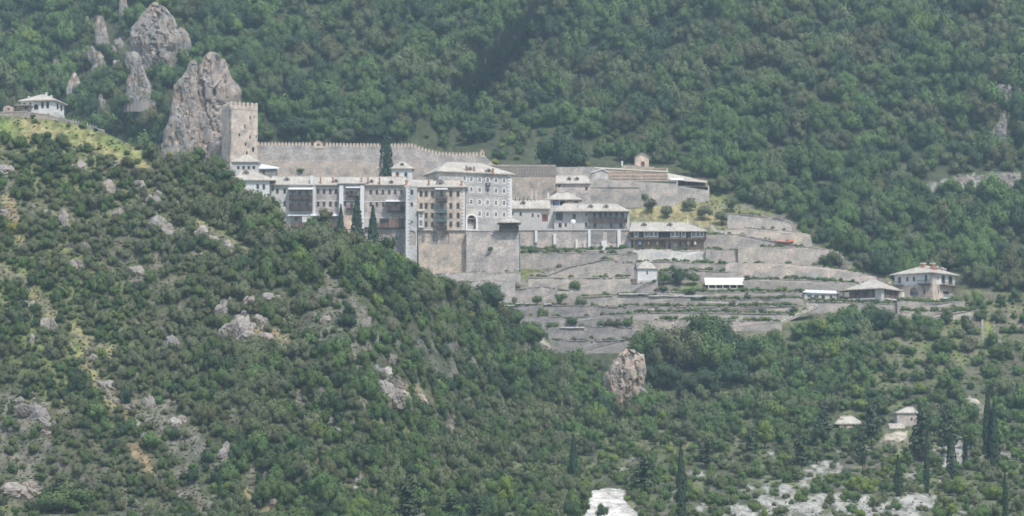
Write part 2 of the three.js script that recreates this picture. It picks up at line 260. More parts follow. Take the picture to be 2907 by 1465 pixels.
function plant(name, proto, kind, pos, r, tall, label, category, group, parts = ['crown', 'trunk']) {
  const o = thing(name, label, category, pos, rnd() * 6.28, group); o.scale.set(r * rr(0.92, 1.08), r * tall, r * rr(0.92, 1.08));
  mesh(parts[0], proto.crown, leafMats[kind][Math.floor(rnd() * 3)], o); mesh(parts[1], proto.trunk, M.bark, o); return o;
}
function mass(name, label, protos, items) { // many plants that read as one mass
  const full = protos.map((p) => withTrunk(p.crown, p.trunk)), root = new THREE.Group(); root.name = numbered(name); scene.add(root); tag(root, label, 'vegetation', null, 'stuff');
  full.forEach((g, k) => {
    const mine = items.filter((_, i) => i % full.length === k); if (!mine.length) return;
    const im = shade(new THREE.InstancedMesh(g, LEAF, mine.length)), m = new THREE.Matrix4(), q = new THREE.Quaternion(), c = new THREE.Color(); im.name = 'foliage'; im.userData.kind = 'stuff';
    mine.forEach((t, i) => { q.setFromAxisAngle(V3(0, 1, 0), t.turn); m.compose(t.pos, q, V3(t.r, t.r * t.tall, t.r)); im.setMatrixAt(i, m); const p = PALETTE[t.kind]; c.setRGB(p[0] * t.tone, p[1] * t.tone, p[2] * t.tone); im.setColorAt(i, c); });
    root.add(im);
  });
}
// jittered scatter over a region; keeps plants apart by their own size
function scatter(sd, box, step, accept) {
  srand(sd); const out = [];
  for (let v = box[1]; v < box[3]; v += step * 0.62) for (let u = box[0] + rnd() * step; u < box[2]; u += step) { const a = u + rr(-0.45, 0.45) * step, b = v + rr(-0.35, 0.35) * step, t = accept(a, b); if (t) out.push({ u: a, v: b, turn: rnd() * 6.28, tone: rr(0.84, 1.16), ...t }); }
  return out;
}
function pickKind(weights) { let s = rnd() * weights.reduce((a, w) => a + w[1], 0); for (const [k, w] of weights) { s -= w; if (s <= 0) return k; } return weights[0][0]; }

const ROCKSPOTS = []; // filled below, plants keep clear of them
const clearOfRocks = (u, v) => !ROCKSPOTS.some(([a, b, w, h]) => Math.abs(u - a) < w * 0.46 && v < b + h * 0.30 && v > b - h * 0.5);

// ---------------------------------------------------------------- rocks
function lump(sd, detail) { // cleft limestone lump: planes cut from a ball, then split and roughened
  srand(sd); const g = new THREE.IcosahedronGeometry(1, detail), p = g.attributes.position, planes = [];
  for (let i = 0; i < 11; i++) planes.push([V3(rr(-1, 1), rr(-0.7, 1), rr(-1, 1)).normalize(), rr(0.5, 0.92)]);
  for (let i = 0; i < p.count; i++) {
    const v = V3().fromBufferAttribute(p, i).normalize(); let r = 1.15; for (const [n, d] of planes) { const c = v.dot(n); if (c > 0.05) r = Math.min(r, d / c); }
    const q = v.clone().multiplyScalar(r), cr = Math.abs(fbm(q.x * 2.2 + q.y + sd, q.y * 1.1 - q.x * 0.6, q.z * 2.2, 3)), st = Math.abs(fbm(q.x * 1.2 + sd * 2, q.y * 4.5 + q.x * 2.5, q.z * 1.2, 3));
    r *= 1 + 0.20 * fbm(q.x * 3 + sd, q.y * 3, q.z * 3, 4) - 0.20 * Math.max(0, 0.11 - cr) / 0.11 - 0.10 * Math.max(0, 0.08 - st) / 0.08;
    p.setXYZ(i, v.x * r, v.y * r, v.z * r);
  }
  return g;
}
function rockGeo(sd, detail = 3, pieces = 1) {
  const gs = [lump(sd, detail * 4)]; if (pieces > 1) gs[0].scale(0.8, 0.95, 0.85);
  for (let k = 1; k < pieces; k++) { const g = lump(sd * 7 + k, detail * 3); srand(sd * 31 + k); const s = rr(0.35, 0.6), a = rr(0, 6.28); g.scale(s * rr(0.8, 1.3), s * rr(0.7, 1.4), s); g.rotateZ(rr(-0.5, 0.5)); g.translate(Math.cos(a) * 0.72, rr(-0.55, 0.15), Math.abs(Math.sin(a)) * 0.5); gs.push(g); }
  const g = mergeGeometries(gs), p = g.attributes.position, uv = []; for (let i = 0; i < p.count; i++) uv.push((p.getX(i) + p.getZ(i) * 0.6) * 0.5, p.getY(i) * 0.5); g.setAttribute('uv', new THREE.Float32BufferAttribute(uv, 2));
  g.computeVertexNormals(); return g;
}
const ROCKS = [0, 1, 2, 3, 4, 5, 6].map((i) => rockGeo(500 + i, 3, 4));
const TUFT = [0, 1, 2].map((i) => lobedCrown(900 + i, { lobes: 4, n: 110, size: 0.2, tall: 0.7, base: -0.1, spread: 0.6 }));
// jointed rock: blocks set proud or back, each face with its own tilt
function blocky(x, y, z, sd) {
  const X = Math.floor(x), Y = Math.floor(y), Z = Math.floor(z); let bd = 1e9, out = 0;
  for (let i = -1; i <= 1; i++) for (let j = -1; j <= 1; j++) for (let k = -1; k <= 1; k++) { const a = X + i, b = Y + j, c = Z + k, px = a + h3(a, b, c + sd * 31), py = b + h3(a + 57, b, c + sd * 31), pz = c + h3(a, b + 91, c + sd * 31), dx = x - px, dy = y - py, dz = z - pz, d = dx * dx + dy * dy + dz * dz; if (d < bd) { bd = d; out = (h3(a + 5, b + 7, c + sd * 31) - 0.5) + (dx * (h3(a, b, c + 3) - 0.5) + dy * (h3(a, b + 3, c) - 0.3) * 1.2 + dz * (h3(a + 3, b, c) - 0.5)) * 1.1; } }
  return out;
}
// tall crag lofted from its outline: rows of [v, uLeft, uRight]
function crag(name, label, rows, D, mat, sd, depth = 0.55, rough = 1) {
  { const e = rows[rows.length - 1]; if (D > 1100) D = Dh((e[1] + e[2]) / 2, e[0]) - 1; }
  const NV = 90, NA = 96, v0 = rows[0][0], v1 = rows[rows.length - 1][0], uc = (rows[rows.length - 1][1] + rows[rows.length - 1][2]) / 2, base = P(uc, v1, D), pos = [], uv = [], idx = [];
  const unit = clamp(rows.reduce((q, r) => q + r[2] - r[1], 0) / rows.length / 2 * mpp(D) * 0.42, 0.7, 4.2), L = rows.map((r) => [r[0], r[1]]), R = rows.map((r) => [r[0], r[2]]), k = mpp(D);
  for (let j = 0; j <= NV; j++) {
    const v = mix(v1, v0, j / NV), l = lerpTable(L, v), r = lerpTable(R, v), c = P((l + r) / 2, v, D).sub(base), a = (r - l) / 2 * k;
    for (let i = 0; i <= NA; i++) {
      const th = i / NA * Math.PI * 2, cx = Math.cos(th), cz = Math.sin(th), X = c.x + a * cx, Y = c.y, Z = a * depth * cz;
      const Xn = i === NA ? c.x + a : X, Zn = i === NA ? 0 : Z, W0 = unit, ax = Xn / W0, ay = Y / W0, az = Zn / W0;
      const blk = blocky(ax * 0.62, ay * 0.26 + ax * 0.1, az * 0.62, sd), blk2 = blocky(ax * 1.7, ay * 0.9 + ax * 0.4, az * 1.7, sd + 9), cr = Math.abs(fbm(ax * 0.8 + sd + ay * 0.15, ay * 0.24, az * 0.8, 4));
      const dsp = W0 * rough * (0.8 * blk + 0.30 * blk2 + 0.25 * fbm(ax * 0.5, ay * 0.3, az * 0.5 + sd, 3) - 0.4 * Math.max(0, 0.06 - cr) / 0.06), e = Math.min(1, a / (W0 * 1.2));
      pos.push(X + cx * dsp * 0.45 * e, Y + (j > 0 ? unit * 0.35 * fbm(X / unit, Z / unit, sd + Y / unit, 2) * e : -3.5), Z + cz * dsp * e); uv.push((X + Z * 0.7) / 14, Y / 14);
    }
  }
  for (let j = 0; j < NV; j++) for (let i = 0; i < NA; i++) { const q = j * (NA + 1) + i; idx.push(q, q + NA + 1, q + 1, q + 1, q + NA + 1, q + NA + 2); }
  const g = new THREE.BufferGeometry(); g.setAttribute('position', new THREE.Float32BufferAttribute(pos, 3)); g.setAttribute('uv', new THREE.Float32BufferAttribute(uv, 2)); g.setIndex(idx); const gf = g.toNonIndexed(); gf.computeVertexNormals();
  const m = mesh(name, gf, mat); m.position.copy(base); return tag(m, label, 'rock');
}
crag('rock_spire', 'huge pinkish rock spire rising behind the crenellated stone tower', [[147, 594, 612], [158, 582, 628], [176, 574, 645], [200, 566, 656], [225, 556, 666], [255, 548, 680], [300, 540, 686], [340, 534, 688], [390, 528, 690], [440, 520, 694], [470, 515, 700]], 1086, M.rockPink, 3, 0.55, 1.0);
crag('rock_pinnacle', 'narrow pinkish rock pinnacle leaning against the left flank of the rock spire', [[170, 541, 553], [185, 533, 560], [215, 520, 562], [240, 496, 560], [300, 486, 560], [360, 478, 566], [430, 472, 572], [460, 470, 575]], 1083, M.rockPink, 5, 0.5, 1.0);
crag('rock_buttress', 'low grey rock buttress at the left foot of the rock spire', [[330, 482, 500], [350, 472, 520], [380, 464, 530], [420, 460, 545], [460, 455, 560]], 1078, M.rock, 6, 0.5, 1.0);
crag('rock_crag', 'highest pale grey crag with a pointed top in the forest above the spire', [[6, 436, 446], [20, 418, 462], [46, 396, 490], [80, 374, 500], [100, 364, 512], [125, 368, 514], [150, 386, 506], [185, 398, 498], [205, 400, 496]], 1160, M.rock, 7, 0.5, 1.1);
crag('rock_crag', 'short grey crag just right of the pointed crag above the spire', [[78, 508, 520], [92, 498, 532], [118, 498, 542], [138, 498, 544]], 1150, M.rock, 8, 0.6, 0.8);
crag('rock_crag', 'slab of grey rock with a bright edge left of the rock spire', [[148, 362, 388], [165, 356, 402], [185, 358, 404], [205, 368, 412], [235, 360, 424], [262, 356, 430], [292, 352, 428]], 1128, M.rock, 9, 0.5, 0.9);
crag('rock_crag', 'tall thin grey crag high in the forest left of the pointed crag', [[46, 276, 292], [70, 266, 300], [100, 270, 306], [135, 270, 312]], 1150, M.rock, 10, 0.6, 0.7);
crag('rock_crag', 'pale pointed crag in the forest above the white house', [[206, 208, 214], [225, 198, 226], [250, 190, 238], [290, 188, 246]], 1115, M.limestone, 11, 0.5, 0.8);
crag('rock_crag', 'small broken grey crag between the thin crag and the pale pointed crag', [[146, 242, 286], [165, 250, 296], [185, 264, 300], [212, 256, 308]], 1135, M.rock, 12, 0.6, 0.9);
crag('rock_crag', 'dull grey rock face at the far upper left in the forest', [[168, 152, 166], [190, 148, 172], [226, 148, 178]], 1120, M.rockDark, 13, 0.6, 0.7);
crag('rock_crag', 'rock stub cut by the upper edge of the photograph above the pointed crag', [[-20, 340, 356], [10, 338, 360], [30, 338, 368], [52, 338, 372]], 1175, M.rock, 14, 0.6, 0.7);
crag('rock_crag', 'thin grey rock rib in the bushes right of the white house', [[268, 282, 290], [290, 276, 294], [322, 274, 299]], 1102, M.rock, 15, 0.6, 0.6);
crag('rock_crag', 'low grey rock tooth left of the grey slab', [[132, 318, 326], [148, 310, 332], [166, 314, 332]], 1135, M.rock, 16, 0.6, 0.6);
crag('leaning_boulder', 'large pinkish boulder leaning among the trees below the terraces', [[992, 1770, 1800], [1005, 1755, 1822], [1025, 1740, 1828], [1050, 1722, 1832], [1075, 1717, 1829], [1100, 1716, 1828], [1150, 1718, 1826], [1210, 1718, 1822]], 870, M.rockWarm, 17, 0.6, 1.1);
crag('boulder', 'smaller pale block against the right foot of the leaning boulder', [[1100, 1808, 1826], [1112, 1800, 1840], [1135, 1802, 1845], [1160, 1806, 1842], [1210, 1810, 1838]], 864, M.rock, 18, 0.7, 0.6);
crag('rock_crag', 'pale grey cliff showing between the trees at the far right', [[322, 2840, 2852], [345, 2836, 2858], [380, 2808, 2858], [410, 2798, 2850], [432, 2794, 2842]], 1112, M.rockDark, 19, 0.5, 0.9);
crag('rock_crag', 'pale cliff band at the right edge of the photograph, high in the forest', [[240, 2836, 2880], [255, 2828, 2920], [282, 2826, 2935]], 1135, M.rockDark, 20, 0.4, 0.9);
// outcrops on the spur: [u, v, width, height, tilt, material, where]
const SPUR_ROCKS = [
  [177, 620, 34, 66, 0.1, 'rock', 'upright outcrop among shrubs high on the left of the spur'], [130, 605, 40, 40, 0.3, 'rockDark', 'broken outcrop left of the upright outcrop high on the spur'], [337, 608, 44, 38, -0.2, 'rock', 'rounded block in the shrubs below the meadow edge'],
  [452, 640, 62, 62, -0.6, 'rock', 'large slanting outcrop below the meadow on the spur'], [490, 668, 70, 34, -0.7, 'rock', 'long slanting slab right under the large slanting outcrop'], [440, 565, 46, 36, -0.3, 'rock', 'pale outcrop just above the large slanting outcrop'], [500, 578, 24, 18, -0.6, 'rock', 'small pale stone right of the pale outcrop under the meadow'],
  [575, 652, 56, 34, -0.65, 'limestone', 'upper end of the pale rock rib descending the spur'], [612, 680, 50, 20, -0.7, 'limestone', 'lower end of the pale rock rib descending the spur'], [650, 698, 34, 22, -0.5, 'limestone', 'pale stone just below the pale rock rib'], [672, 733, 26, 18, 0, 'rock', 'small grey stone under the pale rock rib'],
  [212, 752, 36, 40, 0.2, 'rock', 'smooth grey boulder in the middle of the upper left scrub'], [392, 768, 44, 34, -0.5, 'rock', 'pale boulder in the scrub below the long slanting slab'], [632, 878, 58, 62, -0.3, 'rock', 'tall slab at the top of the big broken outcrop'], [680, 940, 90, 90, -0.5, 'rock', 'big broken outcrop in the middle of the spur'], [704, 982, 46, 40, -0.4, 'limestone', 'bright block at the foot of the big broken outcrop'],
  [770, 846, 56, 36, -0.2, 'rock', 'outcrop right of the tall slab in the middle of the spur'], [712, 850, 34, 40, -0.4, 'rockPink', 'earthy outcrop between the tall slab and its neighbour'], [490, 978, 46, 52, 0, 'rockDark', 'dull grey outcrop left of the big broken outcrop'], [12, 602, 36, 24, -0.7, 'rock', 'flat slab at the left edge beside the bare earth'], [92, 958, 28, 32, 0, 'rock', 'grey stone near the left edge below the path'],
  [138, 925, 44, 62, 0.1, 'rockPink', 'pinkish outcrop beside the bare path on the left'], [762, 962, 60, 30, -0.5, 'rockPink', 'broken stone field right of the big broken outcrop, upper block'], [812, 990, 50, 28, -0.5, 'rock', 'broken stone field right of the big broken outcrop, lower block'], [740, 905, 40, 26, -0.4, 'rockPink', 'reddish block above the broken stone field'], [850, 1040, 40, 26, -0.5, 'rock', 'stone below the broken stone field'],
  [1038, 920, 26, 50, -0.5, 'rock', 'upper end of the thin rock fin on the spur'], [1060, 962, 26, 62, -0.5, 'rock', 'middle of the thin rock fin on the spur'], [1100, 1008, 40, 34, -0.6, 'rockDark', 'dark broken rock at the foot of the thin rock fin'], [1092, 1058, 54, 56, -0.6, 'limestone', 'smooth rounded rock below the thin rock fin'], [1100, 1112, 84, 66, -0.5, 'rock', 'wide grey rock face below the smooth rounded rock'],
  [1130, 1150, 56, 50, -0.6, 'rock', 'lower part of the wide grey rock face'], [1196, 1128, 54, 32, -0.7, 'rockWarm', 'reddish rock right of the wide grey rock face'], [1212, 1168, 50, 26, -0.6, 'rock', 'grey rock just below the reddish rock'], [1272, 1218, 28, 34, -0.3, 'rock', 'small upright rock right of the grey rock near the ravine'], [1280, 1196, 26, 16, 0, 'rock', 'flat stone above the small upright rock'],
  [1024, 1150, 24, 66, 0, 'rockDark', 'thin dull rock left of the wide grey rock face'], [955, 1222, 46, 36, 0, 'rockDark', 'dull rock in scrub left of the ravine'], [1078, 1218, 46, 24, -0.2, 'rock', 'low pale rock under the wide grey rock face'],
  [1444, 950, 24, 56, -0.6, 'rock', 'rock edge under the trees at the end of the spur'], [1488, 1012, 30, 60, 0, 'rockDark', 'dark rock at the end of the spur below the terraces'], [1540, 980, 48, 30, -0.2, 'limestone', 'pale rock beside the lowest terrace wall'], [1516, 1008, 50, 38, 0, 'rock', 'broken grey rock below the pale rock at the lowest terrace'], [1562, 1014, 28, 36, 0.3, 'rock', 'upright rock next to the lowest terrace wall'],
  [501, 1196, 46, 36, 0.3, 'limestone', 'pale striped boulder in the lower left scrub'], [426, 1140, 30, 52, 0, 'rock', 'upright pale rock left of the pale striped boulder'], [312, 1094, 56, 32, -0.4, 'rock', 'grey outcrop in scrub on the lower left'], [634, 1288, 46, 76, -0.2, 'rock', 'tall grey rock standing above the lone cypress'], [50, 1388, 92, 54, 0.1, 'rockPink', 'large reddish grey outcrop in the lower left corner'],
  [108, 1180, 100, 50, -0.7, 'rockDark', 'long dark slanting rock on the lower left'], [140, 1208, 30, 22, -0.5, 'rock', 'pale stone at the foot of the long dark slanting rock'], [414, 1236, 40, 22, 0, 'rock', 'low stone under the upright pale rock'], [1026, 1362, 32, 36, 0.2, 'rock', 'grey rock in the lowest scrub left of the layered pine'], [1008, 1385, 44, 20, 0, 'rock', 'flat pale rock beside the grey rock in the lowest scrub'], [1468, 1350, 20, 26, 0, 'rock', 'small rock under the cypress in the ravine'], [1604, 1232, 30, 24, 0, 'limestone', 'pale rock in the ravine beside the upright cypress'],
  [300, 820, 30, 18, -0.3, 'rock', 'small stone in the scrub left of centre on the spur'], [560, 790, 26, 18, -0.2, 'rock', 'small stone in the scrub under the pale rock rib'], [880, 860, 30, 22, -0.5, 'rock', 'small stone in the scrub above the thin rock fin'], [930, 905, 40, 24, -0.6, 'rockPink', 'pinkish flat rock left of the thin rock fin'],
  [300, 530, 40, 50, -0.4, 'rockPink', 'pinkish rock face below the yellow green meadow'], [228, 468, 40, 50, 0.1, 'rockPink', 'pale pinkish crag at the lower edge of the meadow'], [258, 500, 30, 40, -0.4, 'rock', 'grey crag below the pale pinkish crag at the meadow'], [10, 480, 40, 34, 0.3, 'rock', 'grey rock at the left edge below the meadow'], [350, 500, 40, 14, -0.8, 'limestone', 'thin pale slab below the meadow'],
];
srand(77);
for (const [u, v, w, h, tilt, m, where] of SPUR_ROCKS) {
  const D = Dspur(u, Math.min(v + h * 0.15, 1500)), k = mpp(D), o = mesh('rock_outcrop', ROCKS[Math.floor(rnd() * ROCKS.length)], M[m]);
  o.position.copy(P(u, v + h * 0.12, D)); o.scale.set(w * 0.62 * k, h * 0.68 * k, Math.min(w, h) * 0.55 * k); o.rotation.set(rr(-0.2, 0.2), rr(-0.5, 0.5), tilt);
  tag(o, where, 'rock', 'rock outcrops on the spur'); ROCKSPOTS.push([u, v, w, h]);
}
const STREAKS = [[[20, 500], [140, 610], [240, 720]], [[430, 560], [520, 690], [600, 760]], [[640, 840], [760, 960], [860, 1060]], [[1030, 900], [1110, 1080], [1230, 1200], [1290, 1240]], [[60, 1110], [160, 1240]], [[250, 1060], [330, 1150], [420, 1260]], [[900, 1040], [960, 1200]], [[20, 780], [160, 930], [300, 1040]], [[700, 1290], [820, 1440]], [[560, 640], [680, 720], [760, 800]], [[330, 470], [420, 560]]];
srand(313); const HILLROCKS = [];
for (const l of STREAKS) for (let k = 0; k < 13; k++) {
  const s = Math.floor(rnd() * (l.length - 1)), t = rnd(), u = mix(l[s][0], l[s + 1][0], t) + rr(-26, 26), v = mix(l[s][1], l[s + 1][1], t) + rr(-12, 12); if (v < sil(u) + 12) continue;
  const w = 7 + 17 * Math.pow(rnd(), 2), h = w * rr(0.6, 1.2), D = Dspur(u, v), kk = mpp(D), o = mesh('rock_outcrop', ROCKS[Math.floor(rnd() * 7)], [M.rock, M.rock, M.rockPink, M.limestone, M.rockDark][Math.floor(rnd() * 5)]);
  o.position.copy(P(u, v, D)); o.scale.set(w * kk, h * kk, w * 0.7 * kk); o.rotation.set(rr(-0.3, 0.3), rr(0, 6), rr(-0.7, 0.1)); o.userData.spot = [u, v]; ROCKSPOTS.push([u, v, w * 1.4, h]);
  o.userData.later = true;
}
for (const [cu, cv, su, sv, n] of [[440, 110, 80, 70, 12], [300, 150, 70, 90, 14], [390, 240, 50, 60, 9], [200, 250, 50, 50, 8], [290, 290, 30, 30, 5], [500, 160, 30, 40, 5], [2850, 340, 40, 90, 8], [2760, 512, 130, 14, 14]]) for (let k = 0; k < n; k++) {
  const u = cu + rr(-su, su), v = cv + rr(-sv, sv), w = 6 + 16 * Math.pow(rnd(), 1.8), D = Dh(u, v) - 1.5, kk = mpp(D), o = mesh('rock_outcrop', ROCKS[Math.floor(rnd() * 7)], [M.rock, M.rock, M.limestone, M.rockPink][Math.floor(rnd() * 4)]); o.position.copy(P(u, v, D)); o.scale.set(w * kk, w * rr(0.9, 1.9) * kk, w * 0.7 * kk); o.rotation.set(rr(-0.2, 0.2), rr(0, 6), rr(-0.4, 0.4)); o.userData.spot = [u, v]; o.userData.later = true; HILLROCKS.push([u, v, w * 0.8, w * 1.6]);
}
// boulders of the riverbed: individuals where they show, gravel between
const bedStones = scatter(900, [1700, 1225, 2907, 1475], 13, (u, v) => { const r = riverbed(u, v); return r > 0.35 && rnd() < r * 0.8 ? { r: rr(1.8, 5.5) * (rnd() < 0.1 ? 2 : 1) } : null; }).sort((a, b) => b.r - a.r);
const bedGeo = [600, 601, 602].map((s) => rockGeo(s, 1)), bedMats = [M.limestone, M.rock, texMat(TEX.rock, [0.92, 0.90, 0.88], 0.95)];
bedStones.slice(0, 260).forEach((t, i) => {
  const D = Dh(t.u, t.v), o = mesh('riverbed_boulder', bedGeo[i % 3], bedMats[i % 3]), s = t.r * mpp(D); o.position.copy(P(t.u, t.v, D)); o.scale.set(s * rr(0.9, 1.5), s * rr(0.6, 0.9), s); o.rotation.y = t.turn;
  tag(o, 'pale limestone boulder lying in the stony riverbed', 'boulder', 'boulders in the stony riverbed');
});
{
  const small = [...bedStones.slice(260), ...scatter(901, [1700, 1225, 2907, 1475], 8, (u, v) => { const r = riverbed(u, v); return rnd() < r * 0.55 ? { r: rr(0.9, 2.4) } : null; })];
  const im = shade(new THREE.InstancedMesh(rockGeo(610, 1), texMat(TEX.rock, [1.0, 0.98, 0.96], 0.95), small.length)), m = new THREE.Matrix4(), q = new THREE.Quaternion(); im.name = 'gravel'; tag(im, 'pale gravel and small stones of the riverbed', 'gravel', null, 'stuff');
  small.forEach((t, i) => { const D = Dh(t.u, t.v), s = t.r * mpp(D); q.setFromAxisAngle(V3(0, 1, 0), t.turn); m.compose(P(t.u, t.v, D), q, V3(s * 1.3, s * 0.8, s)); im.setMatrixAt(i, m); }); scene.add(im);
}

// ---------------------------------------------------------------- woods and scrub
const FOREST_EDGE = [[-500, 600], [560, 500], [640, 470], [720, 430], [735, 412], [1180, 412], [1210, 425], [1370, 434], [1410, 472], [1700, 472], [1900, 490], [2005, 518], [2060, 560], [2150, 602], [2250, 640], [2300, 695], [2400, 748], [2490, 790], [2560, 800], [2640, 800], [2725, 815], [2760, 850], [2907, 872], [3400, 872]];
const edge = (u) => lerpTable(FOREST_EDGE, u);
const tooNear = (list, u, v) => list.some(([a, b, w, h]) => Math.abs(u - a) < w && v - b < h && v - b > -h * 0.2);
const CRAGKEEP = [[600, 440, 100, 190], [440, 105, 48, 80], [455, 150, 24, 30], [520, 125, 14, 40], [392, 245, 26, 50], [382, 180, 18, 30], [290, 110, 11, 50], [216, 266, 16, 40], [278, 186, 16, 30], [162, 212, 9, 30], [352, 25, 10, 20], [288, 300, 6, 20], [322, 150, 8, 14], [2840, 372, 12, 26], [2880, 268, 34, 14], [1775, 1188, 52, 190]];
const inCrag = (u, v) => CRAGKEEP.some(([a, b, w, h]) => Math.abs(u - a) < w * 0.95 && v < b + 14 && v > b - h * 0.92);
const openGround = (u, v) => u > 1185 && u < 1575 && v > 380 && fbm(u / 60, v / 34, 7.1, 3) > 0.1 || (u > 1800 && v > 520 && v > edge(u) - 34 && fbm(u / 60, v / 34, 9.1, 3) > -0.1);
const KIND_NOISE = (u, v) => fbm(u / 190, v / 120, 12.5, 3);
const forest = scatter(1000, [-260, -330, 3160, 830], 37, (u, v) => {
  if (v > edge(u) - 2 || (v > sil(u) + 40 && u < 1000) || inCrag(u, v) || inPoly(SCREE, u, v) || HILLROCKS.some(([a, b, w, h]) => Math.abs(u - a) < w && v > b - h * 0.3 && v < b + h)) return null;
  if (v < -60 && rnd() < 0.35) return null;
  const open = openGround(u, v); if (open && rnd() < 0.12) return null;
  const q = KIND_NOISE(u, v);
  if (u > 1490 && u < 1690 && v > 395 && v < 480) return null;
  const kind = pickKind(open ? [['chestnut', 4], ['sage', 2.4], ['lime', 1.2], ['yellow', 0.2], ['oak', 2]] : q > 0.12 ? [['rust', 2.2], ['sage', 2.6], ['oak', 4], ['deep', 1.4]] : q < -0.1 ? [['chestnut', 4], ['oak', 4], ['deep', 2], ['lime', 0.12]] : [['oak', 4.5], ['deep', 3], ['sage', 2], ['chestnut', 2], ['rust', 0.8]]);
  return { kind, px: open ? rr(10, 24) : 17 + 36 * Math.pow(rnd(), 2.1) + (rnd() < 0.06 ? 12 : 0), tall: rr(0.85, 1.45) };
});
for (const t of forest) { const D = Dh(t.u, t.v); t.r = t.px * mpp(D); t.pos = P(t.u, t.v, D); t.pos.y -= 0.5; t.pos.z += 0; }
const LOWER_EDGE = [[1480, 1100], [1560, 1050], [1640, 1046], [1790, 1040], [1850, 975], [2100, 1000], [2230, 985], [2340, 930], [2400, 905], [2560, 900], [2650, 880], [2760, 850], [2907, 830], [3200, 830]];
const BIGCLUMP = [[1790, 960], [1850, 930], [2100, 930], [2130, 1000], [2120, 1110], [2040, 1150], [1900, 1150], [1830, 1130], [1800, 1060]];
const HEDGES = (u, v) => u > 2480 && v < 1120 && Math.sin((v + (u - 2700) * 0.05) / 6.4) < -0.25;
const KEEP_BUILT = [[2372, 1225, 80, 46], [2560, 1215, 66, 60], [2760, 1172, 50, 52], [2545, 1250, 46, 26]];
const lower = scatter(1100, [1470, 840, 3160, 1490], 27, (u, v) => {
  if (v < lerpTable(LOWER_EDGE, u) || (u < 1650 && v > sil(u) + 12) || inCrag(u, v)) return null;
  if (inPoly(BIGCLUMP, u, v) || inPoly(ROAD, u, v - 4) || inPoly(ROAD, u, v - 16) || inPoly(SANDPATH, u, v) || inPoly(GRASSPATH, u, v) || KEEP_BUILT.some(([a, b, w, h]) => Math.abs(u - a - 10) < w * 0.8 && v < b + 26 && v > b - h)) return null;
  const r = riverbed(u, v); if (r > 0.3 && rnd() < 0.75 * r) return null;
  
  if (u > 2480 && v < 1120 && !HEDGES(u, v) && rnd() < 0.78) return null;
  const q = KIND_NOISE(u, v + 300), small = u > 2480 && v < 1120 || v > 1280;
  const big = u > 1560 && u < 2200 && v < 1200;
  const kind = pickKind(v > 1270 ? [['lime', 1.6], ['chestnut', 3], ['sage', 3], ['oak', 2], ['olive', 1.5]] : q > 0.12 ? [['rust', 1], ['sage', 3], ['olive', 2], ['chestnut', 3]] : [['oak', 3], ['chestnut', 5], ['deep', 0.8], ['lime', 1], ['sage', 2]]);
  return { kind, px: small ? 9 + 18 * Math.pow(rnd(), 1.6) : big ? 16 + 32 * Math.pow(rnd(), 1.7) : 13 + 26 * Math.pow(rnd(), 1.7), tall: rr(0.8, 1.25) };
});
for (const t of lower) { const D = Dh(t.u, t.v); t.r = t.px * mpp(D); t.pos = P(t.u, t.v, D); t.pos.y -= 0.35; }
const scrub = scatter(1200, [-200, 300, 1730, 1530], 22.5, (u, v) => {
  if (v < sil(u) + 1 || u > 1646 || !clearOfRocks(u, v) || inPoly(ROAD, u, v)) return null;
  if (inPoly(MEADOW, u, v) && rnd() < 0.955) return null;
  const bare = fbm((u * 0.74 - v * 0.67) / 120, (u * 0.67 + v * 0.74) / 420, 6.6, 4) * -1 + 0.4 * fbm(u / 34, v / 26, 1.5, 4);
  if (u < 1300 && bare > mix(0.10, 0.24, smooth(250, 900, u)) && rnd() < 0.72) return null;
  for (const l of SPUR_BARE) if (lineDist(u, v, l) < 19 && rnd() < 0.85) return null;
  const ridge = smooth(150, 20, v - sil(u)) * smooth(500, 900, u), q = fbm(u / 160, v / 120, 22.5, 3) - smooth(500, 1100, u) * 0.12;
  const kind = pickKind(q > 0.1 ? [['olive', 4], ['sage', 5], ['rust', 1.4], ['oak', 1.6]] : q < -0.12 ? [['oak', 5], ['deep', 3], ['chestnut', 2.5], ['lime', 0.5], ['sage', 1]] : [['oak', 3.4], ['deep', 3], ['sage', 3.2], ['olive', 1.4], ['chestnut', 0.9], ['rust', 0.8], ['yellow', 0.03], ['lime', 0.14]]);
  return { kind, px: (mix(8 + 14 * Math.pow(rnd(), 1.5), 11 + 22 * Math.pow(rnd(), 1.8), smooth(250, 800, u)) + 6 * ridge) * (rnd() < 0.06 ? 1.5 : 1), tall: rr(1.0, 1.55) };
});
for (const t of scrub) { const D = Dspur(t.u, t.v); t.r = t.px * mpp(D); t.pos = P(t.u, t.v, D); t.pos.y -= 0.15; }

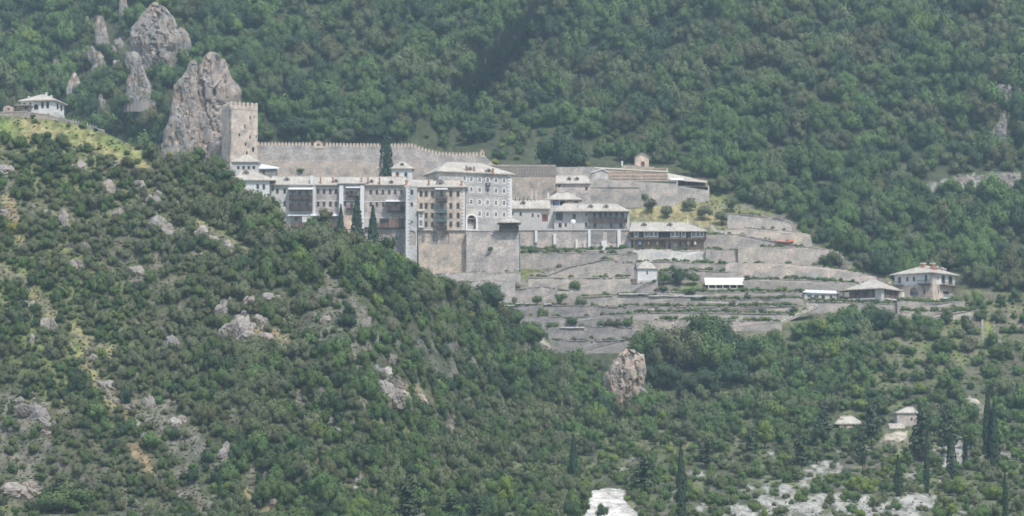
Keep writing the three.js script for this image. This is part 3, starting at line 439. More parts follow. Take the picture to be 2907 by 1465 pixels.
const MARKS = [[600, 280, 'the rock spire'], [688, 360, 'the crenellated keep'], [440, 100, 'the pointed crag'], [100, 300, 'the white house'], [216, 255, 'the pale pointed crag'], [290, 95, 'the tall thin crag'], [395, 240, 'the grey slab'], [820, 405, 'the left half of the crenellated wall'], [1096, 400, 'the cypress at the crenellated wall'], [1290, 430, 'the right end of the crenellated wall'], [1592, 420, 'the round dark tree'], [1480, 470, 'the trellis wall'], [1822, 455, 'the gabled chapel'], [1955, 505, 'the veranda shed'], [2200, 620, 'the uppermost terrace wall'], [2390, 720, 'the tan terrace walls'], [2640, 790, 'the chimneyed house'], [2826, 390, 'the pale right cliff'], [2870, 268, 'the cliff band'], [2780, 510, 'the scree strip'], [1470, 140, 'the valley fold'], [1590, 0, 'the head of the valley fold'], [1000, 0, 'the upper edge, left of the valley fold'], [2200, 0, 'the upper edge, right of the valley fold'], [2907, 0, 'the upper right corner'], [0, 0, 'the upper left corner'], [2200, 300, 'the middle of the right hand forest'], [1850, 250, 'the forest centre'], [850, 200, 'the forest above the crenellated wall'],
  [1775, 1060, 'the leaning boulder'], [1960, 1000, 'the big brownish trees'], [2270, 890, 'the stone stair'], [2490, 830, 'the brown veranda house'], [2806, 940, 'the straight grass path'], [2410, 1205, 'the pinkish cottage'], [2575, 1190, 'the stone barn'], [2759, 1150, 'the domed chapel'], [2815, 1220, 'the tallest cypress pair'], [2702, 1300, 'the broad cypress'], [2551, 1350, 'the short column cypress'], [2275, 1310, 'the flat crowned pine'], [1934, 1360, 'the lone tall cypress'], [1830, 1370, 'the wide pine'], [1730, 1430, 'the white road'], [1628, 1300, 'the ravine cypress'], [2855, 1410, 'the slender corner cypress'], [2150, 1440, 'the stony riverbed'], [2120, 1150, 'the valley wood'],
  [200, 400, 'the meadow'], [177, 620, 'the upright outcrop'], [452, 640, 'the large slanting outcrop'], [590, 665, 'the pale rock rib'], [212, 752, 'the smooth grey boulder'], [680, 930, 'the big broken outcrop'], [130, 880, 'the bare path'], [1060, 950, 'the thin rock fin'], [1100, 1110, 'the wide grey rock face'], [1380, 860, 'the large dark crest tree'], [855, 750, 'the bright yellow green tree'], [1020, 690, 'the three cypresses'], [700, 570, 'the white corner of the long wing'], [501, 1196, 'the pale striped boulder'], [634, 1288, 'the tall grey rock'], [60, 1388, 'the reddish corner outcrop'], [108, 1180, 'the long dark slanting rock'], [1160, 1430, 'the layered pine'], [1272, 1218, 'the small upright rock'], [180, 1420, 'the big round corner tree'], [880, 1300, 'the lower middle of the spur'], [1500, 1200, 'the ravine'], [1516, 1000, 'the rocks at the lowest terrace'], [850, 1000, 'the broken stone field'], [400, 1000, 'the scrub left of the big broken outcrop'], [900, 850, 'the scrub between outcrop and rock fin']];
function whereIs(t) {
  let best = null, bd = 1e9; for (const m of MARKS) { const d = Math.hypot(t.u - m[0], t.v - m[1]); if (d < bd) { bd = d; best = m; } }
  const dx = t.u - best[0], dy = t.v - best[1], h = Math.abs(dx) > Math.abs(dy) * 0.5 ? (dx < 0 ? 'left of' : 'right of') : '', w = Math.abs(dy) > Math.abs(dx) * 0.5 ? (dy < 0 ? 'above' : 'below') : '';
  return (h && w ? `${w} and ${h}` : h || w) + ' ' + best[2];
}
scene.children.forEach((o) => { if (!o.userData.later) return; const [u, v] = o.userData.spot; delete o.userData.later; delete o.userData.spot; const label = 'small loose rock ' + whereIs({ u, v }); tag(o, label, 'rock', label + ' (alike)'); });
function plantAll(list, most, protos, name, cat, parts, massName, massLabel) {
  const seen = list.filter((t) => t.u > 8 && t.u < W - 8 && t.v > 24 && t.v < 1455).sort((a, b) => b.px - a.px).slice(0, most), chosen = new Set(seen), big = seen[Math.floor(most * 0.4)].px;
  srand(most + list.length);
  seen.forEach((t, i) => { const label = `${t.px > big ? 'broad' : 'smaller'} ${WORD[t.kind]} ${cat} ${whereIs(t)}`; plant(name, t.px > 38 ? GRAND[i % 3] : protos[i % protos.length], t.kind, t.pos, t.r, t.tall, label, cat, label + ' (alike)', parts); });
  mass(massName, massLabel, protos, list.filter((t) => !chosen.has(t)));
}
plantAll(forest, 290, BROAD, 'forest_tree', 'tree', ['crown', 'trunk'], 'forest', 'dense mixed broadleaf forest covering the mountainside behind the monastery');
plantAll(lower, 280, BROAD, 'valley_tree', 'tree', ['crown', 'trunk'], 'valley_wood', 'mixed wood and bushes on the lower valley slope');
plantAll(scrub, 290, BUSH, 'scrub_bush', 'bush', ['foliage', 'stem'], 'maquis_scrub', 'evergreen maquis scrub covering the rocky foreground spur');
{ // low herbs, heather and grass tufts between the bushes
  const low = [...scatter(1300, [-40, 300, 1646, 1500], 11.5, (u, v) => v > sil(u) + 2 && rnd() < (inPoly(MEADOW, u, v) ? 0.30 : 0.62) ? { on: Dspur, px: rr(2.6, 6.5), kind: pickKind(inPoly(MEADOW, u, v) ? [['lime', 3], ['chestnut', 2], ['sage', 2]] : [['sage', 4], ['rust', 3], ['olive', 2], ['lime', 1], ['oak', 2]]) } : null),
    ...scatter(1310, [1600, 860, 2960, 1480], 14, (u, v) => v > lerpTable(LOWER_EDGE, u) - 10 && !inPoly(ROAD, u, v) && !inPoly(SANDPATH, u, v) && rnd() < 0.5 - 0.3 * riverbed(u, v) ? { on: Dh, px: rr(2.6, 7), kind: pickKind([['sage', 3], ['lime', 2], ['chestnut', 3], ['rust', 1.4]]) } : null),
    ...scatter(1320, [1760, 560, 2160, 660], 9, (u, v) => v < edge(u) + 60 && rnd() < 0.45 ? { on: Dh, px: rr(2, 5), kind: pickKind([['lime', 3], ['sage', 2], ['olive', 1], ['yellow', 0.3]]) } : null)];
  const root = new THREE.Group(); root.name = 'undergrowth'; scene.add(root); tag(root, 'low herbs and grass tufts between the bushes and trees', 'vegetation', null, 'stuff');
  TUFT.forEach((g, k) => { const mine = low.filter((_, i) => i % 3 === k), im = shade(new THREE.InstancedMesh(g, LEAF, mine.length)), m = new THREE.Matrix4(), q = new THREE.Quaternion(), c = new THREE.Color(); im.name = 'tufts'; im.userData.kind = 'stuff'; mine.forEach((t, i) => { const D = t.on(t.u, t.v), r = t.px * mpp(D), p = PALETTE[t.kind]; q.setFromAxisAngle(V3(0, 1, 0), t.turn); m.compose(P(t.u, t.v, D), q, V3(r, r * 0.8, r)); im.setMatrixAt(i, m); im.setColorAt(i, c.setRGB(p[0] * t.tone * 1.1, p[1] * t.tone * 1.1, p[2] * t.tone * 1.1)); }); root.add(im); });
  console.log('tufts', low.length);
}
console.log('plants', forest.length, lower.length, scrub.length, 'stones', bedStones.length);
// ---------------------------------------------------------------- building tools
const TILE = 13;
function uvBox(g, tile = TILE, du = 0) {
  if (g.index) g = g.toNonIndexed(); const p = g.attributes.position, uv = new Float32Array(p.count * 2), a = V3(), b = V3(), c = V3(), n = V3();
  for (let i = 0; i < p.count; i += 3) {
    a.fromBufferAttribute(p, i); b.fromBufferAttribute(p, i + 1); c.fromBufferAttribute(p, i + 2); n.copy(b).sub(a).cross(c.clone().sub(a)).normalize();
    [a, b, c].forEach((q, k) => { let s, t; if (Math.abs(n.y) > 0.75) { s = q.x; t = q.z; } else if (Math.abs(n.x) > 0.75) { s = q.z; t = q.y; } else { s = q.x; t = Math.abs(n.y) > 0.2 ? q.y * 2 : q.y; } uv.set([s / tile + du, t / tile + du * 0.7], (i + k) * 2); });
  }
  g.setAttribute('uv', new THREE.BufferAttribute(uv, 2)); g.computeVertexNormals(); return g;
}
const boxG = (x0, x1, y0, y1, z0, z1) => { const g = new THREE.BoxGeometry(Math.abs(x1 - x0), Math.abs(y1 - y0), Math.abs(z1 - z0)).toNonIndexed(); g.translate((x0 + x1) / 2, (y0 + y1) / 2, (z0 + z1) / 2); return g; };
const fuse = (gs, tile, du) => uvBox(mergeGeometries(gs.map((g) => { g = g.index ? g.toNonIndexed() : g; for (const k of Object.keys(g.attributes)) if (!['position', 'normal', 'uv'].includes(k)) g.deleteAttribute(k); return g; })), tile, du);
function openingPath(P0, x, y, w, h, arch) {
  P0.moveTo(x - w / 2, y - h / 2); P0.lineTo(x + w / 2, y - h / 2);
  if (arch) { P0.lineTo(x + w / 2, y + h / 2 - w / 2); P0.absarc(x, y + h / 2 - w / 2, w / 2, 0, Math.PI, false); } else { P0.lineTo(x + w / 2, y + h / 2); P0.lineTo(x - w / 2, y + h / 2); }
  P0.lineTo(x - w / 2, y - h / 2); return P0;
}
function slabG(pts, holes, z1, thick) { const s = new THREE.Shape(pts.map((p) => new THREE.Vector2(...p))); for (const h of holes) s.holes.push(openingPath(new THREE.Path(), h.x, h.y, h.w, h.h, h.arch)); const g = new THREE.ExtrudeGeometry(s, { depth: thick, bevelEnabled: false, curveSegments: 6 }); g.translate(0, 0, z1 - thick); return g; }
const winCache = new Map();
function windowGeos(w, h, arch, kind) {
  const key = [w.toFixed(1), h.toFixed(1), arch, kind].join(); if (winCache.has(key)) return winCache.get(key);
  const ring = (grow, inset, z1, t) => { const s = openingPath(new THREE.Shape(), 0, 0, w + grow * 2, h + grow * 2, arch); s.holes.push(openingPath(new THREE.Path(), 0, 0, w - inset * 2, h - inset * 2, arch)); const g = new THREE.ExtrudeGeometry(s, { depth: t, bevelEnabled: false, curveSegments: 6 }); g.translate(0, 0, z1 - t); return g; };
  const gs = []; if (kind === 'white') gs.push(ring(0.26, 0.0, 0.08, 0.12)); gs.push(ring(-0.01, 0.09, -0.16, 0.12)); gs.push(boxG(-0.045, 0.045, -h / 2 + 0.1, h / 2 - 0.1, -0.26, -0.18)); if (h > 1.2) gs.push(boxG(-w / 2 + 0.1, w / 2 - 0.1, h * 0.12, h * 0.12 + 0.08, -0.255, -0.185));
  const pane = uvBox(new THREE.ExtrudeGeometry(openingPath(new THREE.Shape(), 0, 0, w - 0.01, h - 0.01, arch), { depth: 0.06, bevelEnabled: false, curveSegments: 6 })); pane.translate(0, 0, -0.36);
  const r = { frame: fuse(gs), pane }; winCache.set(key, r); return r;
}
class Bld {
  constructor(name, label, cat, u, v, D, turn = 0, group) { this.u = u; this.v = v; this.D = D; this.turn = turn; this.o = P(u, v, D); this.g = thing(name, label, cat, this.o, turn, group); this.k = mpp(D); this.du = h3(u | 0, v | 0, 5); }
  x(u) { return (P(u, this.v, this.D).x - this.o.x) / Math.cos(this.turn) * (1 + (u - this.u) / FOC * Math.tan(this.turn)); }
  y(v, z = 0, u = this.u) { const d = this.D - z * Math.cos(this.turn) + this.x(u) * Math.sin(this.turn); return P(this.u, v, d).y - this.o.y; }
  part(name, geo, mat, parent = this.g) { return mesh(name, geo, mat, parent); }
  box(name, u0, u1, v0, v1, z0, z1, mat, parent) { return this.part(name, uvBox(boxG(this.x(u0), this.x(u1), this.y(v1, z1), this.y(v0, z1), z0, z1), TILE, this.du), mat, parent); }
  opening(h) { return { x: this.x(h.u), y: this.y(h.v, h.z || 0, h.u), w: h.w * this.k, h: h.h * this.k, arch: !!h.arch }; }
  // walls: front with real openings, plus sides and back
  walls({ u0, u1, v0, v1, depth = 9, mat, holes = [], z = 0, name = 'wall', flat: tops }) {
    const x0 = this.x(u0), x1 = this.x(u1), yb = this.y(v1, z), yt = this.y(v0, z), hs = holes.map((h) => this.opening({ ...h, z }));
    const pts = tops ? [[x0, yb], [x1, yb], ...tops.map(([u, v]) => [this.x(u), this.y(v, z)])] : [[x0, yb], [x1, yb], [x1, yt], [x0, yt]];
    const gs = [slabG(pts, hs, z, 0.5)];
    if (depth) gs.push(boxG(x0, x0 + 0.5, yb, yt, z - depth, z - 0.5), boxG(x1 - 0.5, x1, yb, yt, z - depth, z - 0.5), boxG(x0 + 0.5, x1 - 0.5, yb, yt, z - depth, z - depth + 0.5), boxG(x0 + 0.5, x1 - 0.5, yt - 0.3, yt - 0.02, z - depth + 0.5, z - 0.5), boxG(x0 + 0.5, x1 - 0.5, yb, yb + 0.3, z - depth + 0.5, z - 0.5));
    if (depth && yt - yb > 6) for (let q = yt - 3.6; q > yb + 2; q -= 3.6) gs.push(boxG(x0 + 0.5, x1 - 0.5, q - 0.12, q + 0.12, z - depth + 0.5, z - 0.75));
    const w = this.part(name, fuse(gs, TILE, this.du), mat); holes.forEach((h, i) => this.fit(h, hs[i], z)); return w;
  }
  fit(h, o, z) {
    if (h.kind === 'none') return;
    const { frame, pane } = windowGeos(o.w, o.h, o.arch, h.kind === 'white' ? 'white' : 'plain');
    const isDoor = h.kind === 'door', f = this.part(isDoor ? 'door' : 'window', frame, h.frame || (h.kind === 'white' ? M.trim : M.wood)); f.position.set(o.x, o.y, z); this.part(isDoor ? 'door_leaf' : 'pane', pane, h.pane || (isDoor ? M.doorRed : M.glass), f);
  }
  hip(name, u0, u1, vE, vR, depth, mat, { over = 0.7, r0, r1, z = 0, parent, thick = 0.28 } = {}) { // eave from u0 to u1 at vE, ridge from r0 to r1 at vR
    const x0 = this.x(u0), x1 = this.x(u1), zf = z + over, zb = z - depth - over, zm = (zf + zb) / 2, ye = this.y(vE, zf), yr = this.y(vR, zm), a = this.x(r0 ?? u0), b = this.x(r1 ?? u1), pos = [];
    const E = [[x0, ye, zf], [x1, ye, zf], [x1, ye, zb], [x0, ye, zb]], R = [[a, yr, zm], [b, yr, zm]], F = E.map(([x, y, q]) => [x, y - thick, q]), tri = (...p) => { for (const q of p) pos.push(...q); }, quad = (p, q, r, s) => { tri(p, q, r); tri(p, r, s); };
    quad(E[0], E[1], R[1], R[0]); quad(E[2], E[3], R[0], R[1]); tri(E[1], E[2], R[1]); tri(E[3], E[0], R[0]); for (let i = 0; i < 4; i++) quad(F[i], F[(i + 1) % 4], E[(i + 1) % 4], E[i]); quad(F[3], F[2], F[1], F[0]);
    const g = new THREE.BufferGeometry(); g.setAttribute('position', new THREE.Float32BufferAttribute(pos, 3)); this.roofInfo = { ye, yr, zf, zm };
    const r = this.part(name, uvBox(g, 9, this.du), mat, parent);
    const cap = fuse([boxG(a, b, yr - 0.02, yr + 0.16, zm - 0.2, zm + 0.2)]); if (b - a > 1) this.part('ridge_cap', cap, mat, r); return r;
  }
  slope(name, u0, u1, vTop, vBot, z0, z1, mat, t = 0.18, parent) { // lean-to roof from (vTop, z0) down to (vBot, z1)
    const x0 = this.x(u0), x1 = this.x(u1), ya = this.y(vTop, z0), yb = this.y(vBot, z1), g = boxG(x0, x1, 0, t, 0, 1), p = g.attributes.position;
    for (let i = 0; i < p.count; i++) { const q = p.getZ(i); p.setY(i, p.getY(i) + mix(ya, yb, q)); p.setZ(i, mix(z0, z1, q)); } return this.part(name, uvBox(g, 9, this.du), mat, parent);
  }
  onRoof(v) { const { ye, yr, zf, zm } = this.roofInfo; let t = 0.3; for (let i = 0; i < 12; i++) { const z = mix(zf, zm, t), y = mix(ye, yr, t), yy = this.y(v, z); t = clamp(t + (yy - y) / (yr - ye) * 0.8); } return { y: mix(ye, yr, t), z: mix(zf, zm, t) }; }
  chimney(u, v0, v1, w = 4, mat = M.brick) { const { z } = this.onRoof(v1), x = this.x(u), a = w * this.k / 2, yt = this.y(v0, z), yb = this.y(v1, z) - 0.5, c = this.part('chimney', uvBox(boxG(x - a, x + a, yb, yt - 0.2, z - a, z + a)), mat); this.part('chimney_cap', fuse([boxG(x - a * 1.3, x + a * 1.3, yt - 0.2, yt, z - a * 1.3, z + a * 1.3)]), M.slate, c); return c; }
  dormer(u, vc, w = 13, h = 10, mat = M.slate) {
    const r = this.onRoof(vc + h * 0.5), x = this.x(u), a = w * this.k / 2, hh = h * this.k, zf = r.z + 0.2, d = 2.2, y0 = r.y, ye = y0 + hh * 0.5, yt = y0 + hh;
    const gs = [boxG(x - a * 0.72, x - a * 0.45, y0 - 0.2, ye, zf - d, zf), boxG(x + a * 0.45, x + a * 0.72, y0 - 0.2, ye, zf - d, zf), slabG([[x - a * 0.72, ye], [x + a * 0.72, ye], [x, yt - 0.12]], [], zf, 0.2)];
    const roof = slabG([[x - a, ye - 0.1], [x, yt - 0.1], [x + a, ye - 0.1], [x + a, ye + 0.08], [x, yt + 0.1], [x - a, ye + 0.08]], [], zf + 0.35, d);
    const p = this.part('dormer', fuse(gs), M.plaster); this.part('dormer_roof', fuse([roof], 9), M.slateDark, p); this.part('dormer_pane', fuse([boxG(x - a * 0.45, x + a * 0.45, y0 - 0.2, ye, zf - 0.34, zf - 0.3)]), M.glass, p); return p;
  }
  balcony(u0, u1, vTop, vFloor, z, out, mat = M.woodDark, solid = 0.0) {
    const x0 = this.x(u0), x1 = this.x(u1), yf = this.y(vFloor, z), yt = this.y(vTop, z), f = this.part('balcony', fuse([boxG(x0, x1, yf - 0.28, yf, z, z + out)]), mat), gs = [boxG(x0, x1, yt - 0.1, yt, z + out - 0.12, z + out - 0.02), boxG(x0, x0 + 0.1, yt - 0.1, yt, z, z + out - 0.12), boxG(x1 - 0.1, x1, yt - 0.1, yt, z, z + out - 0.12)];
    for (let x = x0 + 0.06; x < x1; x += 0.27) gs.push(boxG(x - 0.045, x + 0.045, yf, yt - 0.1, z + out - 0.11, z + out - 0.03));
    for (let q = 0.2; q < out; q += 0.27) gs.push(boxG(x0 + 0.01, x0 + 0.09, yf, yt - 0.1, z + q - 0.04, z + q + 0.04), boxG(x1 - 0.09, x1 - 0.01, yf, yt - 0.1, z + q - 0.04, z + q + 0.04));
    if (solid) gs.push(boxG(x0 + 0.02, x1 - 0.02, yf, mix(yf, yt, solid), z + out - 0.09, z + out - 0.05));
    this.part('railing', fuse(gs), mat, f);
    const br = []; for (let i = 0; i <= 3; i++) { const x = mix(x0 + 0.2, x1 - 0.2, i / 3), b = boxG(x - 0.08, x + 0.08, -0.08, 0.08, 0, out * 1.2); b.rotateX(0.65); b.translate(0, yf - 0.28 - out * 0.72, z + 0.02); br.push(b); } this.part('bracket', fuse(br), mat, f).userData.kind = 'stuff'; return f;
  }
  posts(name, us, v0, v1, z, w, mat) { for (const u of us) this.part(name, uvBox(boxG(this.x(u) - w / 2, this.x(u) + w / 2, this.y(v1, z), this.y(v0, z), z - w / 2, z + w / 2)), mat); }
  quoins(u, v0, v1, z = 0, side = 1, mat = M.trim) { const gs = [], y1 = this.y(v0, z, u), y0 = this.y(v1, z, u), x = this.x(u); let i = 0; for (let y = y0; y < y1 - 0.3; y += 0.55, i++) { const w = i % 2 ? 0.75 : 1.25; gs.push(boxG(x, x - side * w, y + 0.03, Math.min(y + 0.5, y1), z - 0.3, z + 0.07)); gs.push(boxG(x + side * 0.06, x - side * 0.2, y + 0.03, Math.min(y + 0.5, y1), z - (i % 2 ? 1.2 : 0.7), z + 0.07)); } this.part('quoins', fuse(gs), mat).userData.kind = 'stuff'; }
  band(u0, u1, v, h = 1.6, z = 0, mat = M.trim, out = 0.1) { return this.part('string_course', uvBox(boxG(this.x(u0), this.x(u1), this.y(v + h, z), this.y(v, z), z - 0.02, z + out)), mat); }
}
const grid = (us, vs, w, h, o = {}) => us.flatMap((u) => vs.map((v) => ({ u, v, w, h, ...o })));
// ---------------------------------------------------------------- the monastery
{ // crenellated keep
  const b = new Bld('stone_keep', 'tall square crenellated stone tower in front of the rock spire', 'tower', 651, 470, 1062, 0.36);
  const k = b.k, w = 83 * k, yt = b.y(303), yb = b.y(520) + 0, gs = [];
  const holesF = [[59, 331, 5, 11], [70, 330, 3.5, 9], [44, 358, 5.5, 14], [44, 372, 3.5, 6], [28, 381, 6, 11, 1], [59, 386, 6, 12, 1], [77, 384, 5, 9], [68, 421, 8.5, 16, 1], [50, 432, 7, 12, 1], [46, 407, 7, 11, 1]];
  const hs = holesF.map(([dx, v, ww, hh, arch]) => ({ x: dx * k * 1.03, y: b.y(v), w: ww * k * 0.72, h: hh * k * 0.85, arch: !!arch }));
  const side = slabG([[0, yb], [w, yb], [w, yt], [0, yt]], [{ x: w * 0.45, y: b.y(324), w: 0.7, h: 1.2 }, { x: w * 0.5, y: b.y(380), w: 0.6, h: 1.1 }], 0, 0.6); side.rotateY(-Math.PI / 2);
  gs.push(slabG([[0, yb], [w, yb], [w, yt], [0, yt]], hs, 0, 0.6), side.translate(0, 0, -w), boxG(w - 0.6, w, yb, yt, -w, -0.6), boxG(0.6, w - 0.6, yb, yt, -w, -w + 0.6), boxG(0.6, w - 0.6, yt - 0.6, yt - 0.3, -w + 0.6, -0.6));
  b.part('wall', fuse(gs, TILE, 0.2), M.tower);

  b.part('ledge', fuse([boxG(-0.12, w + 0.12, b.y(309), b.y(307), -w - 0.12, 0.12)]), M.tower);
  const mg = (() => { const s = openingPath(new THREE.Shape(), 0, 0.8, 0.95, 1.9, true), g = new THREE.ExtrudeGeometry(s, { depth: 0.6, bevelEnabled: false, curveSegments: 5 }); g.translate(0, 0, -0.6); return uvBox(g); })();
  const n = 7; for (let s = 0; s < 4; s++) for (let i = 0; i < n; i++) { const t = 0.55 + i * (w - 1.1) / (n - 1), m = b.part('merlon', mg, M.tower); if (s === 0) m.position.set(t, yt + 0.1, 0); else if (s === 1) { m.position.set(0, yt + 0.1, -t); m.rotation.y = -Math.PI / 2; } else if (s === 2) { m.position.set(w, yt + 0.1, -t); m.rotation.y = Math.PI / 2; } else { m.position.set(t, yt + 0.1, -w); m.rotation.y = Math.PI; } }
}
{ // north curtain wall with its merlons, in three tiers
  const b = new Bld('curtain_wall', 'long crenellated stone wall running right from the keep', 'wall', 730, 505, 1068);
  const TOP = [[724, 412], [890, 413], [1000, 415], [1110, 416], [1172, 416], [1195, 426], [1225, 434], [1250, 440], [1300, 442], [1375, 440], [1392, 458], [1412, 474]], x = (u) => b.x(u), tier = (name, tab, z, t, mat, du) => { const pts = [...tab.map(([u, v]) => [x(u), b.y(v, z)])]; const g = slabG([[x(tab[0][0]), b.y(560, z)], ...pts.map((p) => p), [x(tab[tab.length - 1][0]), b.y(560, z)]].reverse(), [], z, t); return b.part(name, uvBox(g, TILE, du), mat); };
  const rag = (tab, vOff, step, amp) => { const out = []; for (let u = tab[0][0]; u <= tab[tab.length - 1][0]; u += step) out.push([u, lerpTable(tab, u) + vOff + amp * n3(u / 9, vOff)]); return out; };
  tier('upper_wall', TOP, 0, 1.6, M.wall, 0.1); tier('middle_wall', rag(TOP.slice(0, 10), 23, 7, 1.3), 0.45, 0.45, M.wall, 0.5); tier('lower_wall', rag(TOP.slice(0, 11), 45, 6, 1.6), 1.0, 0.55, texMat(TEX.tan, [0.98, 0.93, 0.89]), 0.8);
  const s = openingPath(new THREE.Shape(), 0, 0.40, 0.70, 1.45, true), mg = uvBox(new THREE.ExtrudeGeometry(s, { depth: 0.7, bevelEnabled: true, bevelSize: 0.06, bevelThickness: 0.06, bevelSegments: 1, curveSegments: 5 }));
  for (let u = 733; u < 1372; u += 9.7) { if (u > 888 && u < 918) continue; const m = b.part('merlon', mg, M.tan); m.position.set(x(u), b.y(lerpTable(TOP, u)), -1.2); }
  for (const [u, v, w, h] of [[903, 413, 26, 14], [1369, 439, 12, 16]]) { const a = w * b.k / 2, hh = h * b.k, g = slabG([[-a, -1], [a, -1], [a, hh * 0.45], [0, hh], [-a, hh * 0.45]], [{ x: 0, y: hh * 0.15, w: a * 0.7, h: hh * 0.6, arch: true }], 0.2, 1.5), m = b.part('niche_turret', uvBox(g), M.tanBright); m.position.set(x(u), b.y(v), 0); const r = b.part('niche_roof', fuse([slabG([[-a - 0.15, hh * 0.42], [0, hh + 0.02], [a + 0.15, hh * 0.42], [a + 0.15, hh * 0.52], [0, hh + 0.2], [-a - 0.15, hh * 0.52]], [], 0.35, 1.8)]), M.brickish, m); }
}
{ // hipped house under the keep with metal shed beside it
  const b = new Bld('hipped_house', 'white hip roofed house at the foot of the crenellated keep', 'house', 658, 515, 1004);
  b.walls({ u0: 659, u1: 734, v0: 459, v1: 530, depth: 9, mat: M.plaster, holes: grid([676, 691, 706, 720], [476], 7.5, 10) }); b.band(659, 734, 469.5, 1.5); b.hip('roof', 655, 738, 458, 439, 8, M.slate, { r0: 690, r1: 702 });
  const s = new Bld('metal_shed', 'grey shed with white lean-to roof right of the hipped house', 'shed', 735, 503, 1006); s.walls({ u0: 735, u1: 784, v0: 478, v1: 512, depth: 5, mat: M.terraceDark }); 
  const g = new THREE.BufferGeometry(), x0 = s.x(734), x1 = s.x(791), xa = s.x(736), pos = []; const A = [x0, s.y(477.5, 0.6), 0.6], B2 = [x1, s.y(477, 0.6), 0.6], Cc = [xa, s.y(465, -3), -3], D2 = [x1, s.y(475.5, -3), -3], low = (p) => [p[0], p[1] - 0.25, p[2]]; for (const q of [A, B2, D2, A, D2, Cc, low(A), low(B2), B2, low(A), B2, A, low(B2), low(D2), D2, low(B2), D2, B2, low(Cc), low(A), A, low(Cc), A, Cc]) pos.push(...q); g.setAttribute('position', new THREE.Float32BufferAttribute(pos, 3)); s.part('roof', uvBox(g), M.metal);
  s.box('door', 744, 752, 484, 503, 0.0, 0.06, M.wood);
}
{ // west wing: long range with galleries, pilasters and blind arches
  const b = new Bld('west_wing', 'long slate roofed monastery wing with galleries beside the cypresses', 'building', 960, 720, 972), Wm = M.plaster;
  const dk = { kind: 'plain' };
  b.walls({ u0: 690, u1: 765, v0: 511, v1: 600, depth: 9, z: 2.4, mat: M.white, name: 'corner_wall', holes: [{ u: 732, v: 530, w: 7.5, h: 15 }, { u: 749, v: 531, w: 7.5, h: 15 }] });
  b.walls({ u0: 765.5, u1: 887, v0: 522, v1: 800, mat: Wm, name: 'wall', holes: [...grid([786, 807], [543, 579], 8, 15), ...grid([829, 849, 870], [549, 582], 7, 14, {}), { u: 840, v: 622, w: 9, h: 12 }, { u: 773, v: 536, w: 7, h: 14 }] });
  b.walls({ u0: 887.5, u1: 962, v0: 523, v1: 800, mat: M.wall, name: 'wall', holes: [...grid([902, 919, 937, 953], [544, 579.5], 7.5, 15), ...grid([905, 935], [626], 9, 12)] });
  b.walls({ u0: 962.5, u1: 1034, v0: 521, v1: 800, mat: M.wall, z: 0.9, name: 'bay_wall', holes: [{ u: 979, v: 578, w: 7.5, h: 14 }, { u: 998, v: 549, w: 8, h: 15 }, { u: 998, v: 583, w: 8, h: 14 }, { u: 985, v: 548, w: 5, h: 9 }] });
  b.walls({ u0: 1034.5, u1: 1150, v0: 526, v1: 800, mat: M.wall, name: 'wall', holes: [{ u: 1143, v: 700, w: 12, h: 92, pane: M.wall, frame: M.wall }, ...grid([1052, 1069, 1086, 1104, 1121, 1139], [546], 7, 14), ...grid([1037, 1052, 1069, 1087], [581], 6.5, 13), { u: 1137, v: 582, w: 9, h: 11 }, { u: 1090, v: 630, w: 26, h: 18 }, { u: 1137, v: 630, w: 6, h: 9 }, { u: 1104, v: 676, w: 19, h: 42, arch: 1, pane: M.tan, frame: M.plaster }, { u: 1077, v: 676, w: 17, h: 42, arch: 1, pane: M.tan, frame: M.plaster }] });
  b.box('bay_panel', 975, 1000, 604, 650, 0.92, 1.05, M.tanBright);
  for (const [u0, u1, v1, z] of [[963, 974.5, 646, 0.9], [1022.5, 1034, 650, 0.9], [887, 895.5, 612, 0.1]]) { const q = b.box('pilaster', u0, u1, 524, v1, z + 0.003, z + 0.55, M.white); if (z > 0.5) { const p = q.geometry.attributes.position, y0 = b.y(v1, z); for (let i = 0; i < p.count; i++) if (p.getY(i) < y0 + 1) p.setZ(i, p.getZ(i) + (p.getZ(i) > z + 0.2 ? 1.6 : 0)); q.geometry.computeVertexNormals(); } }
  for (const [u0, u1, v, z] of [[895, 962, 533.5, 0], [895, 962, 570, 0], [895, 962, 614, 0], [974.5, 1022.5, 569, 0.9], [1034, 1150, 536.5, 0], [1034, 1096, 571.5, 0], [1034, 1150, 616.5, 0]]) b.band(u0, u1, v, 1.8, z);
  // timber galleries
  b.slope('gallery_roof', 818, 888, 533, 538, 0.02, 2.4, M.metal, 0.14); b.balcony(821, 886, 555, 566, 0.02, 1.9, M.woodDark, 0.85); b.balcony(821, 886, 583, 595, 0.02, 1.9, M.woodDark, 0.8); b.posts('gallery_post', [822, 838, 854, 870, 885], 538, 595, 1.85, 0.2, M.woodDark);
  b.slope('gallery_roof', 816, 962, 609, 613, 0.02, 1.5, M.metal, 0.16); b.balcony(826, 962, 632, 643, 0.02, 1.7, M.wood, 0.9); b.box('hanging_sheet', 858, 872, 615, 631, 1.6, 1.66, M.white); b.box('hanging_sheet', 873, 886, 615, 631, 1.6, 1.66, M.white); b.posts('gallery_post', [828, 857, 888, 915, 940, 961], 612, 643, 1.6, 0.2, M.wood);
  b.slope('canopy', 981, 1022, 530, 533.5, 0.92, 2.2, M.metal, 0.12); b.balcony(984, 1014, 546, 555, 0.92, 1.3, M.woodDark); b.balcony(984, 1014, 583, 592, 0.92, 1.3, M.woodDark);
